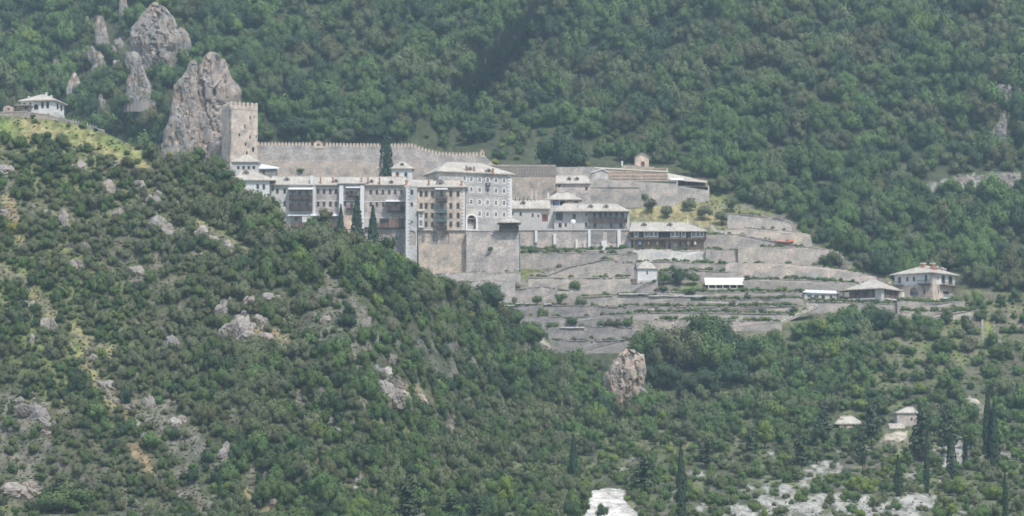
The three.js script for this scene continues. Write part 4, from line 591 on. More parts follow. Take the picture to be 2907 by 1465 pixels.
  b.slope('gallery_roof', 1094, 1150, 569.5, 572.5, 0.02, 2.4, M.metal, 0.14); b.balcony(1097, 1150, 586, 598, 0.02, 2.0, M.woodDark, 0.9); b.box('board_panel', 1132, 1150, 574, 590, 1.75, 1.85, M.woodOrange); b.posts('gallery_post', [1098, 1114, 1131], 572, 598, 1.9, 0.2, M.wood);
  b.box('oriel_wall', 1105, 1150, 619, 645, 0.02, 0.9, M.woodOrange); b.box('oriel_wall', 1034, 1046, 619, 645, 0.02, 0.7, M.plaster); b.balcony(1050, 1104, 634, 645, 0.02, 1.2, M.wood, 0.9); b.box('ledge', 1034, 1150, 645.5, 648, 0.02, 1.0, M.woodDark);
  // roofs
  b.hip('roof', 668, 782, 510, 482, 8, M.slate, { r0: 682, r1: 712, z: 2.4, over: 0.8 }); b.dormer(697, 489, 17, 14);
  b.hip('roof', 768, 884, 523, 500.5, 9, M.slate, { over: 0.9 }); b.dormer(812, 508, 15, 12);
  b.box('party_wall', 880, 889, 498, 524, -4, 0.95, M.white);
  b.hip('roof', 889.5, 1152, 523.5, 502.5, 9, M.slate, { over: 0.95 }); for (const [u, v] of [[953, 513], [1054, 514], [1110, 516]]) b.dormer(u, v, 12, 10); for (const [u, v0, v1] of [[909, 502, 521], [944, 503, 519], [1025, 503, 521], [1044, 504, 522], [1077, 504, 523]]) b.chimney(u, v0, v1, 4.2);
  b.slope('bay_roof', 958, 1038, 514, 521.5, -2.4, 1.9, M.slate, 0.2);
}
{ // belfry house behind the wing
  const b = new Bld('belfry', 'small white arched belfry house rising behind the long wing roof', 'belfry', 1142, 520, 988);
  b.walls({ u0: 1112, u1: 1170, v0: 476, v1: 530, depth: 7, mat: M.white, holes: [{ u: 1128, v: 496, w: 10, h: 16, arch: 1, pane: M.brick }, { u: 1152, v: 498, w: 9, h: 18, arch: 1 }] }); b.hip('roof', 1108, 1175, 477, 459, 6, M.slate, { r0: 1138, r1: 1146 }); b.dormer(1141, 466, 12, 8);
}
{ // tan residential block with balconies on the high base
  const b = new Bld('tan_block', 'tan four storey block with a central column of balconies above the arched base', 'building', 1250, 655, 968);
  b.walls({ u0: 1150.5, u1: 1184, v0: 527, v1: 800, mat: M.pale, z: 0.8, name: 'turret_wall', holes: [{ u: 1169, v: 546, w: 8, h: 15 }, { u: 1169, v: 581, w: 7, h: 12 }, { u: 1169, v: 631, w: 4, h: 8 }, { u: 1170, v: 676, w: 20, h: 44, arch: 1, pane: M.wall, frame: M.plaster }] }); b.quoins(1150.5, 529, 790, 0.8, -1);
  b.walls({ u0: 1184.5, u1: 1322, v0: 529, v1: 653, mat: M.tan, depth: 10, holes: [...grid([1195, 1209.5, 1227, 1279.5, 1300], [551, 585], 8.5, 17), ...grid([1209.5, 1227, 1279.5, 1300], [612.5, 637.5], 8, 16), ...grid([1253], [550, 584, 612, 637], 8, 20, { arch: 1 })] });
  b.quoins(1322, 531, 652, 0, 1);
  b.box('oriel', 1188.5, 1203, 600, 646, 0.02, 1.2, M.white); for (const v of [609, 632]) b.fit({ kind: 'plain' }, { x: b.x(1195.5), y: b.y(v, 1.5), w: 0.85, h: 1.4 }, 1.5); b.slope('oriel_roof', 1184, 1206, 595, 600, 0.02, 1.7, M.slate, 0.2);
  for (const [v0, v1, c] of [[556, 571, M.woodDark], [590, 604, M.teal], [616, 629, M.teal], [640, 648, M.woodDark]]) b.balcony(1238, 1269, v0, v1, 0.02, 1.6, c, 0.5); b.slope('awning', 1235, 1271, 534, 538, 0.02, 1.7, M.metal, 0.1);
  b.hip('roof', 1147, 1328, 529.5, 510, 10, M.slate, { r0: 1168, r1: 1300, over: 0.9 }); b.dormer(1249, 517, 22, 15); b.chimney(1217, 509, 526, 4.5); b.chimney(1310, 513, 526, 6); b.chimney(1153, 512, 524, 7);
  // gabled projection with a round opening, behind
  const g2 = new Bld('gabled_gable', 'tan gabled wing with small round window between block roofs', 'building', 1285, 535, 982); const a = [[1330, 500], [1285, 493], [1252, 504]];
  const s = slabG([[g2.x(1250), g2.y(550)], [g2.x(1332), g2.y(550)], ...a.map(([u, v]) => [g2.x(u), g2.y(v)])], [{ x: g2.x(1281), y: g2.y(505), w: 1.0, h: 1.0, arch: true }], 0, 6); g2.part('wall', uvBox(s), M.tan); g2.part('round_window', fuse([(() => { const t = new THREE.TorusGeometry(0.6, 0.14, 5, 14); t.translate(g2.x(1281), g2.y(505), 0.02); return t; })()]), M.trim);
  g2.part('roof', fuse([slabG([[g2.x(1247), g2.y(505)], [g2.x(1285), g2.y(493.5)], [g2.x(1336), g2.y(501)], [g2.x(1336), g2.y(499)], [g2.x(1285), g2.y(491)], [g2.x(1247), g2.y(503)]], [], 0.4, 6.8)], 9), M.slate);
}
{ // base walls under the blocks
  const b = new Bld('arched_base_wall', 'high tan base wall with three arched niches under the tan block', 'wall', 1250, 800, 968.5);
  b.walls({ u0: 1188, u1: 1323, v0: 653.5, v1: 800, z: 0.0, depth: 0, mat: M.tan, holes: [{ u: 1200, v: 676, w: 8, h: 26, arch: 1 }, { u: 1232, v: 675, w: 20, h: 36, arch: 1, pane: M.wall }, { u: 1264, v: 675, w: 21, h: 36, arch: 1, pane: M.wall }] });
  b.box('parapet', 1184.6, 1323, 651, 654, 0.05, 0.6, M.plaster);
  const c = new Bld('bastion_wall', 'plain grey bastion wall below the kiosk', 'wall', 1400, 800, 966); c.walls({ u0: 1323.5, u1: 1476, v0: 655, v1: 800, depth: 8, mat: M.wall, holes: [{ u: 1342, v: 731, w: 3, h: 3, kind: 'none' }, { u: 1454, v: 737, w: 3, h: 3, kind: 'none' }, { u: 1396, v: 668, w: 3, h: 3, kind: 'none' }] }); c.box('coping', 1323.5, 1477, 653, 656, -0.5, 0.2, M.plaster); c.quoins(1476, 660, 795, 0.003, 1, M.pale);
}
{ // main church block
  const b = new Bld('main_block', 'large pale block with four rows of white framed arched windows and hipped roof', 'building', 1313, 665, 974, 0.36), k = b.k;
  const cu = [1337.6, 1361, 1383.5, 1407, 1430], vs = [510, 539, 574, 607], hs = []; for (const u of cu) vs.forEach((v, i) => { if (!(i === 3 && u === 1337.6)) hs.push({ u, v: v, w: 7.4, h: 13.5, arch: 1, kind: 'white' }); }); hs.push({ u: 1318.5, v: 508, w: 7, h: 13, arch: 1, kind: 'white' });
  const vAt = (v, u) => v + (u - 1361) * 0.043;
  const H2 = hs.map((h) => ({ ...h, v: vAt(h.v, h.u) }));
  // lower courses run level, so rows are set by height at the second column
  const yAt = (v) => b.y(v, 0, 1361), x0 = b.x(1246), x1 = b.x(1452), yb = b.y(680), yt = yAt(490.5), ops = hs.map((h) => ({ x: b.x(h.u), y: yAt(h.v), w: h.w * k * 1.06, h: h.h * k, arch: true })), d = 13;
  const arch = { x: b.x(1338), y: yAt(632), w: 27 * k, h: 40 * k, arch: true };
  b.part('wall', fuse([slabG([[x0, yb], [x1, yb], [x1, yt], [x0, yt]], [...ops, arch], 0, 0.5), boxG(x0, x0 + 0.5, yb, yt, -d, -0.5), boxG(x1 - 0.5, x1, yb, yt, -d, -0.5), boxG(x0 + 0.5, x1 - 0.5, yb, yt, -d, -d + 0.5)], TILE, 0.33), texMat(TEX.pale, [0.82, 0.805, 0.785]));
  ops.forEach((o) => b.fit({ kind: 'white' }, o, 0));
  b.part('portal_recess', uvBox(boxG(arch.x - 2, arch.x + 2, yb, arch.y + 3, -1.4, -1.3)), M.plaster); b.part('portal_tympanum', uvBox(new THREE.ExtrudeGeometry(openingPath(new THREE.Shape(), arch.x, arch.y + arch.h * 0.26, arch.w * 0.98, arch.h * 0.46, true), { depth: 0.1, bevelEnabled: false })).translate(0, 0, -1.0), M.wood);
  b.part('portal_arch', fuse([(() => { const s = openingPath(new THREE.Shape(), arch.x, arch.y, arch.w + 1.0, arch.h + 1.0, true); s.holes.push(openingPath(new THREE.Path(), arch.x, arch.y, arch.w, arch.h, true)); return new THREE.ExtrudeGeometry(s, { depth: 0.35, bevelEnabled: false }); })()]), M.trim);
  b.part('floor', fuse([524.5, 555, 589, 622].map((v) => boxG(x0 + 0.5, x1 - 0.5, yAt(v) - 0.15, yAt(v) + 0.15, -d + 0.5, -0.8)).concat([boxG(x0 + 0.5, x1 - 0.5, yb, yb + 0.3, -d + 0.5, -1.5), boxG(x0 + 0.5, x1 - 0.5, yt - 0.4, yt - 0.1, -d + 0.5, -0.8)])), M.wood);
  for (const v of [523, 553, 588, 621]) b.part('string_course', uvBox(boxG(x0, x1, yAt(v + 1.3), yAt(v), 0.002, 0.09)), M.plaster);
  { const gs = []; let i = 0; for (let y = yb; y < yt - 0.4; y += 0.55, i++) gs.push(boxG(x1 + 0.06, x1 - (i % 2 ? 0.75 : 1.3), y + 0.03, y + 0.5, -0.9, 0.08)); b.part('quoins', fuse(gs), M.trim).userData.kind = 'stuff'; }
  b.balcony(1378, 1389, 516, 524, 0.02, 1.0, M.iron);
  // hipped roof
  const e = 0.9, zf = e, zb = -d - e, zm = -d / 2, yr = yt + 3.9, a0 = x0 - e, a1 = x1 + e, r0 = b.x(1288), r1 = b.x(1385), pos = [], tri = (...p) => p.forEach((q) => pos.push(...q)), quad = (p, q, r, s) => { tri(p, q, r); tri(p, r, s); }, E = [[a0, yt, zf], [a1, yt, zf], [a1, yt, zb], [a0, yt, zb]], F = E.map((p) => [p[0], p[1] - 0.3, p[2]]), R = [[r0, yr, zm], [r1, yr, zm]];
  quad(E[0], E[1], R[1], R[0]); quad(E[2], E[3], R[0], R[1]); tri(E[1], E[2], R[1]); tri(E[3], E[0], R[0]); for (let i = 0; i < 4; i++) quad(F[i], F[(i + 1) % 4], E[(i + 1) % 4], E[i]); quad(F[3], F[2], F[1], F[0]);
  const g = new THREE.BufferGeometry(); g.setAttribute('position', new THREE.Float32BufferAttribute(pos, 3)); b.part('roof', uvBox(g, 9), M.slate); b.roofInfo = { ye: yt, yr, zf, zm };
  for (const [u, v] of [[1333, 478], [1384, 481]]) b.dormer(u, v, 16, 12); for (const [u, v0, v1, w] of [[1324, 470, 484, 5], [1346, 471, 484, 4.5], [1396, 474, 488, 4.5]]) b.chimney(u, v0, v1, w);
}
{ // timber kiosk on the bastion
  const b = new Bld('timber_kiosk', 'dark timber kiosk with hipped roof on the bastion corner', 'kiosk', 1445, 655, 965);
  b.box('parapet', 1417, 1473, 641, 655, -4.2, 0.7, M.woodDark); b.box('inner_wall', 1420, 1470, 632, 641, -3.9, -3.6, M.plaster); b.posts('post', [1418, 1427, 1436, 1445, 1454, 1463, 1472], 630, 642, 0.55, 0.26, M.woodDark); b.box('lintel', 1416, 1474, 629, 634, -4.2, 0.75, M.woodDark); b.hip('roof', 1411, 1479, 630, 618, 4.4, M.slate, { r0: 1442, r1: 1449, over: 1.2, z: 0.7 });
}
{ // retaining range at upper right with trellis band
  const b = new Bld('trellis_wall', 'brown stone wall with a timber trellis band behind the pale block', 'wall', 1480, 570, 1046);
  b.walls({ u0: 1392, u1: 1579, v0: 469, v1: 590, depth: 2, mat: texMat(TEX.tan, [0.88, 0.84, 0.81]) }); b.box('coping', 1392, 1579, 468, 470.5, -1.8, 0.25, M.tan); b.box('trellis_backing', 1402, 1579, 471, 499, 0.01, 0.05, M.terraceDark);
  for (let u = 1404; u < 1579; u += 8.2) b.part('trellis_post', uvBox(boxG(b.x(u) - 0.07, b.x(u) + 0.07, b.y(500), b.y(471), 0.06, 0.2)), M.tan); for (let v = 473; v < 500; v += 5) b.part('trellis_rail', uvBox(boxG(b.x(1402), b.x(1579), b.y(v + 0.8), b.y(v), 0.2, 0.28)), M.tan);
}
{
  const b = new Bld('pale_wall', 'pale upper wall above the roof with twin dormers', 'wall', 1630, 500, 1050); b.walls({ u0: 1579.5, u1: 1690, v0: 474, v1: 530, depth: 2, mat: M.wall });
  const n = new Bld('twin_dormer_house', 'stone house with two dormers under the pale upper wall', 'house', 1628, 550, 1036); n.walls({ u0: 1581, u1: 1678, v0: 519, v1: 585, depth: 9, mat: M.wall, holes: [{ u: 1665, v: 536, w: 7, h: 9, kind: 'door' }, { u: 1588, v: 528, w: 6, h: 9 }] }); n.hip('roof', 1577, 1677, 519.5, 497, 8, M.slate, { r0: 1580, r1: 1668 }); n.dormer(1615.5, 507, 13, 11); n.dormer(1638, 507, 13, 11);
  const h = new Bld('gabled_hut', 'grey gabled hut with a square dark opening left of the tan trellis wall', 'hut', 1704, 525, 1042); const g = slabG([[h.x(1681), h.y(545)], [h.x(1726), h.y(545)], [h.x(1726), h.y(490)], [h.x(1711), h.y(480)], [h.x(1681), h.y(490)]], [{ x: h.x(1699), y: h.y(516), w: 13 * h.k, h: 11 * h.k }], 0, 0.5); h.part('wall', fuse([g, boxG(h.x(1681), h.x(1681) + 0.4, h.y(545), h.y(490), -5, -0.5), boxG(h.x(1726) - 0.4, h.x(1726), h.y(545), h.y(490), -5, -0.5), boxG(h.x(1681) + 0.4, h.x(1726) - 0.4, h.y(545), h.y(490), -5, -4.6)]), M.wall); h.fit({ kind: 'plain' }, { x: h.x(1699), y: h.y(516), w: 13 * h.k, h: 11 * h.k }, 0); h.box('glazing', 1690, 1724, 492, 508, 0.01, 0.08, M.pale); h.part('roof', fuse([slabG([[h.x(1678), h.y(491)], [h.x(1711), h.y(480)], [h.x(1729), h.y(491.5)], [h.x(1729), h.y(489)], [h.x(1711), h.y(477.5)], [h.x(1678), h.y(488.5)]], [], 0.4, 5.6)], 9), M.metal);
  const t = new Bld('tan_trellis_wall', 'tan wall with bamboo trellis below the small gabled chapel', 'wall', 1815, 520, 1052); t.walls({ u0: 1690, u1: 1897, v0: 476, v1: 530, depth: 1.5, mat: texMat(TEX.tan, [1.0, 0.91, 0.82]), flat: [[1897, 487], [1690, 474]] }); for (let u = 1735; u < 1896; u += 9) t.part('trellis_post', uvBox(boxG(t.x(u) - 0.06, t.x(u) + 0.06, t.y(514), t.y(479 + (u - 1735) * 0.05), 0.02, 0.16)), M.tanBright); for (const v of [488, 497, 506]) t.part('trellis_rail', uvBox(boxG(t.x(1733), t.x(1896), t.y(v + 1), t.y(v), 0.16, 0.24)), M.tanBright); { const c = t.box('coping', 1672, 1897, 480, 482.5, -1.5, 0.3, M.cream), p = c.geometry.attributes.position, xa = t.x(1672), xb = t.x(1897), dy = t.y(474) - t.y(480), dy2 = t.y(486) - t.y(480); for (let i = 0; i < p.count; i++) p.setY(i, p.getY(i) + mix(dy, dy2, (p.getX(i) - xa) / (xb - xa))); c.geometry.computeVertexNormals(); }
  const l = new Bld('long_lower_wall', 'long grey retaining wall below the tan trellis wall', 'wall', 1800, 570, 1040); l.walls({ u0: 1675, u1: 1925, v0: 512, v1: 590, depth: 2, mat: M.terracePale, flat: [[1925, 522], [1675, 508]], holes: [{ u: 1738, v: 565, w: 6, h: 8, kind: 'none' }] }); l.walls({ u0: 1600, u1: 1820, v0: 532, v1: 590, depth: 1, z: 2.2, mat: M.terrace, name: 'lower_wall', flat: [[1820, 548], [1690, 533], [1600, 546]] });
  const q = new Bld('veranda_shed', 'long slate roofed shed with open veranda at the end of the upper wall', 'shed', 1955, 545, 1044); q.walls({ u0: 1895, u1: 2014, v0: 527, v1: 590, depth: 7, mat: M.terracePale, flat: [[2014, 541], [1895, 523]] }); q.box('back_wall', 1900, 2005, 505, 532, -5.2, -4.8, M.wood); for (let i = 0; i < 9; i++) { const u = 1904 + i * 12; q.part('post', uvBox(boxG(q.x(u) - 0.1, q.x(u) + 0.1, q.y(526 + i * 1.6), q.y(511 + i * 0.9), -0.3, -0.1)), M.wood); }
  { const r = q.slope('roof', 1897, 2008, 493, 511, -5.2, 0.5, M.slate, 0.25), p = r.geometry.attributes.position, xa = q.x(1897), xb = q.x(2008); for (let i = 0; i < p.count; i++) p.setY(i, p.getY(i) - (p.getX(i) - xa) / (xb - xa) * 1.1 * (p.getZ(i) < -2 ? 2.4 : 0.9)); r.geometry.computeVertexNormals(); q.slope('canvas_awning', 1904, 1940, 506, 511, 0.0, 1.0, M.metal, 0.08); }
  const ch = new Bld('gabled_chapel', 'tiny tan gabled chapel on the upper terrace before the forest', 'chapel', 1822, 474, 1058); const cg = slabG([[ch.x(1803), ch.y(480)], [ch.x(1842), ch.y(480)], [ch.x(1842), ch.y(447)], [ch.x(1823), ch.y(436)], [ch.x(1803), ch.y(447)]], [{ x: ch.x(1825), y: ch.y(466), w: 10 * ch.k, h: 15 * ch.k }], 0, 6); ch.part('wall', uvBox(cg), texMat(TEX.tan, [1.1, 1.0, 0.92])); ch.fit({ kind: 'door' }, { x: ch.x(1825), y: ch.y(466), w: 10 * ch.k, h: 15 * ch.k }, 0.3); ch.part('roof', fuse([slabG([[ch.x(1801), ch.y(448)], [ch.x(1823), ch.y(436)], [ch.x(1844), ch.y(448)], [ch.x(1844), ch.y(446)], [ch.x(1823), ch.y(433.5)], [ch.x(1801), ch.y(446)]], [], 0.3, 6.6)], 9), M.slateDark);
  const pl = new Bld('chapel_platform', 'pale rubble platform carrying the gabled chapel', 'wall', 1810, 485, 1056); pl.walls({ u0: 1765, u1: 1858, v0: 473, v1: 500, depth: 6, mat: M.terraceTan, flat: [[1858, 476], [1800, 469], [1770, 470]] }); pl.box('gate_pillar', 1764, 1769, 457, 472, -1, -0.4, M.white);
}
{ // low court buildings right of the main block
  const b = new Bld('court_range', 'low pale range with small windows between the main block and the veranda house', 'building', 1505, 655, 1002); b.walls({ u0: 1447, u1: 1572, v0: 590, v1: 675, mat: M.plaster, depth: 8, holes: [{ u: 1455, v: 606, w: 6, h: 11 }, { u: 1478, v: 608, w: 6, h: 11 }, { u: 1512, v: 611, w: 5, h: 11 }, { u: 1528, v: 613, w: 4.5, h: 8 }, { u: 1547, v: 619.5, w: 16.5, h: 19, kind: 'door' }] }); b.hip('roof', 1446, 1562, 591, 567, 8, M.slate, {}); b.dormer(1485, 575, 14, 12); for (const u of [1464, 1476, 1487, 1499]) b.chimney(u, 556, 570, 2.5, M.iron); for (const u of [1511, 1522]) b.chimney(u, 541, 572, 2.4, M.white); b.part('red_roof_edge', uvBox(boxG(b.x(1538), b.x(1560), b.y(606), b.y(601), 0.01, 0.3)), M.brickish);
  const t = new Bld('roof_pavilion', 'hip roofed pavilion with open terrace above the low court range', 'pavilion', 1600, 600, 1012); t.box('back_wall', 1556, 1645, 566, 600, -5, -4.6, M.wood); t.box('left_wall', 1551, 1565, 563, 610, -5, 0, M.plaster); t.box('parapet', 1565, 1645, 583, 610, -0.3, 0, M.pale); t.posts('post', [1568, 1588, 1608, 1628, 1643], 564, 584, -0.2, 0.2, M.frame); t.box('fascia', 1564, 1650, 563, 567.5, -5, 0.4, M.metal); t.hip('roof', 1548, 1653, 565, 546, 5.5, M.slate, { r0: 1583, r1: 1612 }); t.box('flue', 1554, 1559, 547, 560, -2, -1.5, M.white); t.box('laundry_cloth', 1574, 1587, 571, 581, -0.6, -0.5, M.blue); t.box('laundry_cloth', 1612, 1626, 571, 580, -0.6, -0.5, M.brickish);
  const v = new Bld('veranda_house', 'slate roofed house with a dark timber veranda above the buttressed wall', 'house', 1680, 655, 1001); v.walls({ u0: 1573, u1: 1787, v0: 598, v1: 660, mat: M.plaster, depth: 10, holes: [{ u: 1588, v: 614, w: 20, h: 23 }, { u: 1630, v: 614, w: 9, h: 15 }, { u: 1590, v: 640, w: 9, h: 13 }, { u: 1606, v: 639, w: 6, h: 11 }, { u: 1664, v: 609, w: 5, h: 9 }, { u: 1664, v: 638, w: 6, h: 11 }, ...grid([1688, 1704, 1719, 1734, 1751, 1768], [613], 7, 18, {}), ...grid([1689, 1735, 1763], [641], 8, 14)] });
  v.balcony(1671, 1780, 620, 629, 0.02, 1.9, M.woodDark, 0.55); v.posts('veranda_post', [1672, 1690, 1708, 1726, 1744, 1762, 1779], 599, 629, 1.8, 0.24, M.woodDark); v.box('veranda_beam', 1671, 1780, 598.5, 602, 1.6, 1.95, M.woodDark); v.box('veranda_beam', 1671, 1780, 629, 632, 1.6, 1.9, M.woodDark);
  v.hip('roof', 1571, 1787, 598, 577.5, 10, M.slate, { r0: 1602, r1: 1750, over: 2.2 }); v.dormer(1677, 585, 15, 11); v.dormer(1721, 585, 15, 11); v.chimney(1642, 576, 588, 3.5, M.plaster);
  const dish = new Bld('satellite_dish', 'white and blue satellite dish on a mast before the veranda house', 'dish', 1627, 655, 999); { const s = new THREE.SphereGeometry(1.1, 12, 6, 0, 6.3, 0, 0.9); s.rotateX(1.2); s.translate(0, dish.y(632), 0); dish.part('dish', fuse([s]), M.metal); dish.part('mast', fuse([boxG(-0.08, 0.08, -1, dish.y(633), -0.5, -0.34)]), M.iron); dish.part('feed_arm', fuse([boxG(-0.05, 0.05, dish.y(635), dish.y(633), -0.3, 0.9)]), M.blue); }
}
{ // buttressed wall and the long gallery house
  const b = new Bld('buttressed_wall', 'grey retaining wall with pale buttresses below the veranda house', 'wall', 1640, 720, 996); b.walls({ u0: 1470, u1: 1793, v0: 654, v1: 730, depth: 3, mat: M.wall, flat: [[1793, 655], [1470, 652]] }); for (const [u, w, v0, v1] of [[1522, 7, 655, 678], [1575, 8, 663, 684], [1637, 6, 680, 696], [1673, 7, 654, 700], [1715, 15, 684, 706], [1757.5, 9, 654, 707], [1787, 9, 688, 708], [1658, 3, 684, 697]]) b.box('buttress', u - w / 2, u + w / 2, v0, v1 + 10, 0.01, 0.7, M.trim); b.box('coping', 1470, 1793, 650.5, 654, -3, 0.3, M.plaster); b.box('buttress_panel', 1678, 1712, 655, 690, 0.01, 0.12, M.terraceDark); b.box('buttress_panel', 1724, 1752, 655, 688, 0.01, 0.12, M.terraceDark);
  const v = new Bld('gallery_house', 'long house with dark timber upper gallery and white window frames', 'house', 1895, 712, 994); const up = []; for (const u of [1806, 1834, 1849, 1862, 1882, 1909, 1922, 1940, 1955, 1968, 1982, 1992]) up.push({ u, v: 664, w: 8.5, h: 14, kind: 'white' });
  v.walls({ u0: 1792, u1: 2003, v0: 655, v1: 680, mat: M.woodDark, depth: 9, z: 1.5, name: 'upper_wall', holes: up.filter((_, i) => ![4, 8].includes(i)) }); v.box('gallery_beam', 1790, 2005, 674, 680, 1.2, 1.9, M.wood);
  v.walls({ u0: 1797, u1: 1998, v0: 680, v1: 716, mat: texMat(TEX.tan, [0.86, 0.74, 0.62]), depth: 8, name: 'lower_wall', holes: [{ u: 1817, v: 694, w: 10, h: 14, pane: M.brickish }, { u: 1845, v: 692, w: 8, h: 9 }, { u: 1880, v: 695, w: 16, h: 22, pane: M.woodOrange }, { u: 1901, v: 697, w: 8, h: 18 }, { u: 1917, v: 695, w: 12, h: 11, pane: M.white, frame: M.frame }, { u: 1931, v: 694, w: 8, h: 15 }, { u: 1949, v: 693, w: 9, h: 12, pane: M.brickish }, { u: 1966, v: 694, w: 8, h: 14 }] });
  v.posts('gallery_post', [1798, 1830, 1862, 1894, 1926, 1958, 1996], 680, 712, 1.6, 0.26, M.wood); for (const [u, w, m] of [[1812, 8, M.blue], [1837, 7, M.woodOrange], [1860, 7, M.brickish], [1950, 6, M.brickish], [1970, 6, M.white]]) v.box('laundry_cloth', u, u + w, 684, 694, 1.3, 1.38, m);
  v.hip('roof', 1786, 2008, 655, 630.5, 10, M.slate, { r0: 1795, r1: 1945, z: 1.5, over: 1.1 }); v.dormer(1829, 637, 16, 11); v.dormer(1902, 637, 15, 11); v.chimney(1910, 626, 640, 4, M.plaster); v.chimney(1954, 621, 634, 3, M.white);
}
// ---------------------------------------------------------------- terraces
const garden = [];
function terrace(tops, vBot, mat, label, green = 0.4, gsize = [3, 7], o = {}) {
  const u0 = tops[0][0], u1 = tops[tops.length - 1][0], D = o.D ?? Dbase(vBot), b = new Bld('terrace_wall', label, 'wall', (u0 + u1) / 2, vBot, D, 0, 'stone terrace walls'), pts = [[b.x(u0), b.y(vBot + 14)], [b.x(u1), b.y(vBot + 14)]], fine = [];
  for (let u = u1; u > u0; u -= 6) fine.push([u, lerpTable(tops, u) + 0.9 * n3(u / 10, vBot) + 0.5 * n3(u / 3, vBot)]); fine.push([u0, lerpTable(tops, u0)]);
  const g = slabG([...pts, ...fine.map(([u, v]) => [b.x(u), b.y(v)])], [], 0, 2.2), p = g.attributes.position;
  for (let i = 0; i < p.count; i++) if (p.getZ(i) > -0.1) p.setZ(i, 0.35 * n3(p.getX(i) / 3, p.getY(i) / 2, vBot) - (p.getY(i)) * 0.10); // old walls lean back and bulge
  b.part('wall', uvBox(g, TILE, h3(u0 | 0, vBot | 0, 3)), mat);
  { const gs = []; srand((u0 * 7 + vBot) | 0); for (let u = u0 + 2; u < u1 - 2; u += rr(5, 9)) { if (rnd() < 0.22) continue; const v = lerpTable(tops, u) + 0.9 * n3(u / 10, vBot), w = rr(0.5, 0.95), h = rr(0.12, 0.3), q = boxG(-w / 2, w / 2, -0.12, h, -0.7, 0.12 + rr(-0.05, 0.1)); q.rotateZ(rr(-0.06, 0.06)); q.translate(b.x(u), b.y(v), -b.y(v) * 0.1); gs.push(q); } if (gs.length) b.part('cap_stones', fuse(gs, TILE), o.cap || mat).userData.kind = 'stuff'; }
  srand((u0 * 13 + vBot * 7) | 0);
  for (let u = u0 + 3; u < u1 - 3; u += rr(3, 7)) if (fbm(u / 26, vBot / 11, 3.7, 3) + rr(-0.12, 0.12) > 0.22 - green * 0.75) { const px = rr(...gsize) * 1.45, v = lerpTable(tops, u); garden.push({ pos: P(u, v + 1.2, D + rr(0.6, 1.8) + (vBot - v) * 0.011), r: px * mpp(D), tall: rr(0.6, 1.1), turn: rnd() * 6.28, tone: rr(0.8, 1.2), kind: pickKind([['chestnut', 3], ['lime', 2.4], ['sage', 2], ['olive', 1.6], ['oak', 1.4]]) }); }
  for (let u = u0 + 3; u < u1 - 3; u += rr(4, 11)) if (rnd() < (o.foot ?? 0.3) && vBot < 990) garden.push({ pos: P(u, vBot + 2, D - 0.4), r: rr(2, 4.5) * mpp(D), tall: rr(0.5, 0.9), turn: rnd() * 6.28, tone: rr(0.8, 1.2), kind: pickKind([['lime', 2], ['sage', 2], ['oak', 1], ['rust', 1]]) });
  return b;
}
const TS = M.terrace, TD = M.terraceDark, TT = M.terraceTan, TP = M.terracePale, TW = texMat(TEX.pale, [1.1, 1.08, 1.03]);
terrace([[1236, 776], [1340, 774], [1478, 772]], 800, TP, 'pale ledge wall at the foot of the high arched base', 0.05, [2, 4]);
terrace([[1246, 798], [1462, 797]], 866, TP, 'tall pale retaining wall below the bastion, behind the spur trees', 0, [2, 4], { foot: 0 });
terrace([[1472, 708], [1600, 712], [1800, 706]], 724, TS, 'low rubble wall with green bushes below the pale buttresses', 0.75, [4, 8]);
terrace([[1474, 720], [1640, 717], [1812, 722]], 764, TS, 'wide grey terrace wall right of the bastion', 0.15);
terrace([[1506, 778], [1560, 767], [1640, 752], [1716, 736], [1800, 748]], 790, TS, 'grey wall with a rising top along the garden stair path', 0.1);
terrace([[1500, 787], [1640, 789], [1790, 786]], 836, texMat(TEX.terrace, [0.90, 0.85, 0.80]), 'broad tan grey terrace wall left of the white shrine', 0.2);
terrace([[1462, 822], [1540, 812], [1650, 828]], 862, TS, 'grey terrace wall above the row of round olive bushes', 0.15);
terrace([[1640, 844], [1760, 838], [1960, 842]], 868, TS, 'grey terrace wall below the white shrine platform', 0.35);
terrace([[1416, 868], [1600, 867], [1786, 872]], 899, TD, 'dark grey terrace wall under the round olive bushes', 0.3);
terrace([[1436, 898], [1620, 900], [1790, 893]], 931, TD, 'dark grey terrace wall, third from the lowest', 0.35);
terrace([[1556, 931], [1680, 928], [1795, 930]], 967, TD, 'dark grey terrace wall, second from the lowest', 0.1);
terrace([[1566, 967], [1700, 968], [1797, 963]], 1004, TD, 'lowest dark grey terrace wall above the leaning boulder', 0.15);
terrace([[1758, 803], [1866, 802]], 834, TD, 'short dark wall carrying the white shrine', 0.05);
terrace([[1798, 711], [1850, 709], [2004, 714], [2030, 726]], 744, TW, 'whitewashed rubble wall below the timber gallery house', 0.25, [3, 6]);
terrace([[1806, 745], [1900, 742], [2064, 752]], 768, TS, 'grey terrace wall behind the white shrine', 0.5);
terrace([[1870, 772], [2000, 768], [2110, 776]], 800, TS, 'grey terrace wall left of the cream roofed shed', 0.6, [4, 9]);
terrace([[1864, 826], [2000, 831], [2130, 829]], 842, TS, 'grey terrace wall under the cream roofed shed', 0.7, [4, 9]);
terrace([[1800, 846], [2000, 852], [2280, 848]], 866, TS, 'long grey terrace wall with vines right of the shrine platform', 0.85, [4, 8]);
terrace([[1786, 868], [2000, 872], [2260, 868]], 886, TS, 'long grey terrace wall with vines, below the longest vine row', 0.95, [4, 8]);
terrace([[1796, 889], [1960, 886], [2240, 892]], 908, TS, 'long grey terrace wall above the big brownish trees', 0.8, [4, 8]);
terrace([[1850, 910], [2050, 908], [2220, 914]], 940, TS, 'pale brown terrace wall just above the crowns of the big brownish trees', 0.5, [4, 9]);
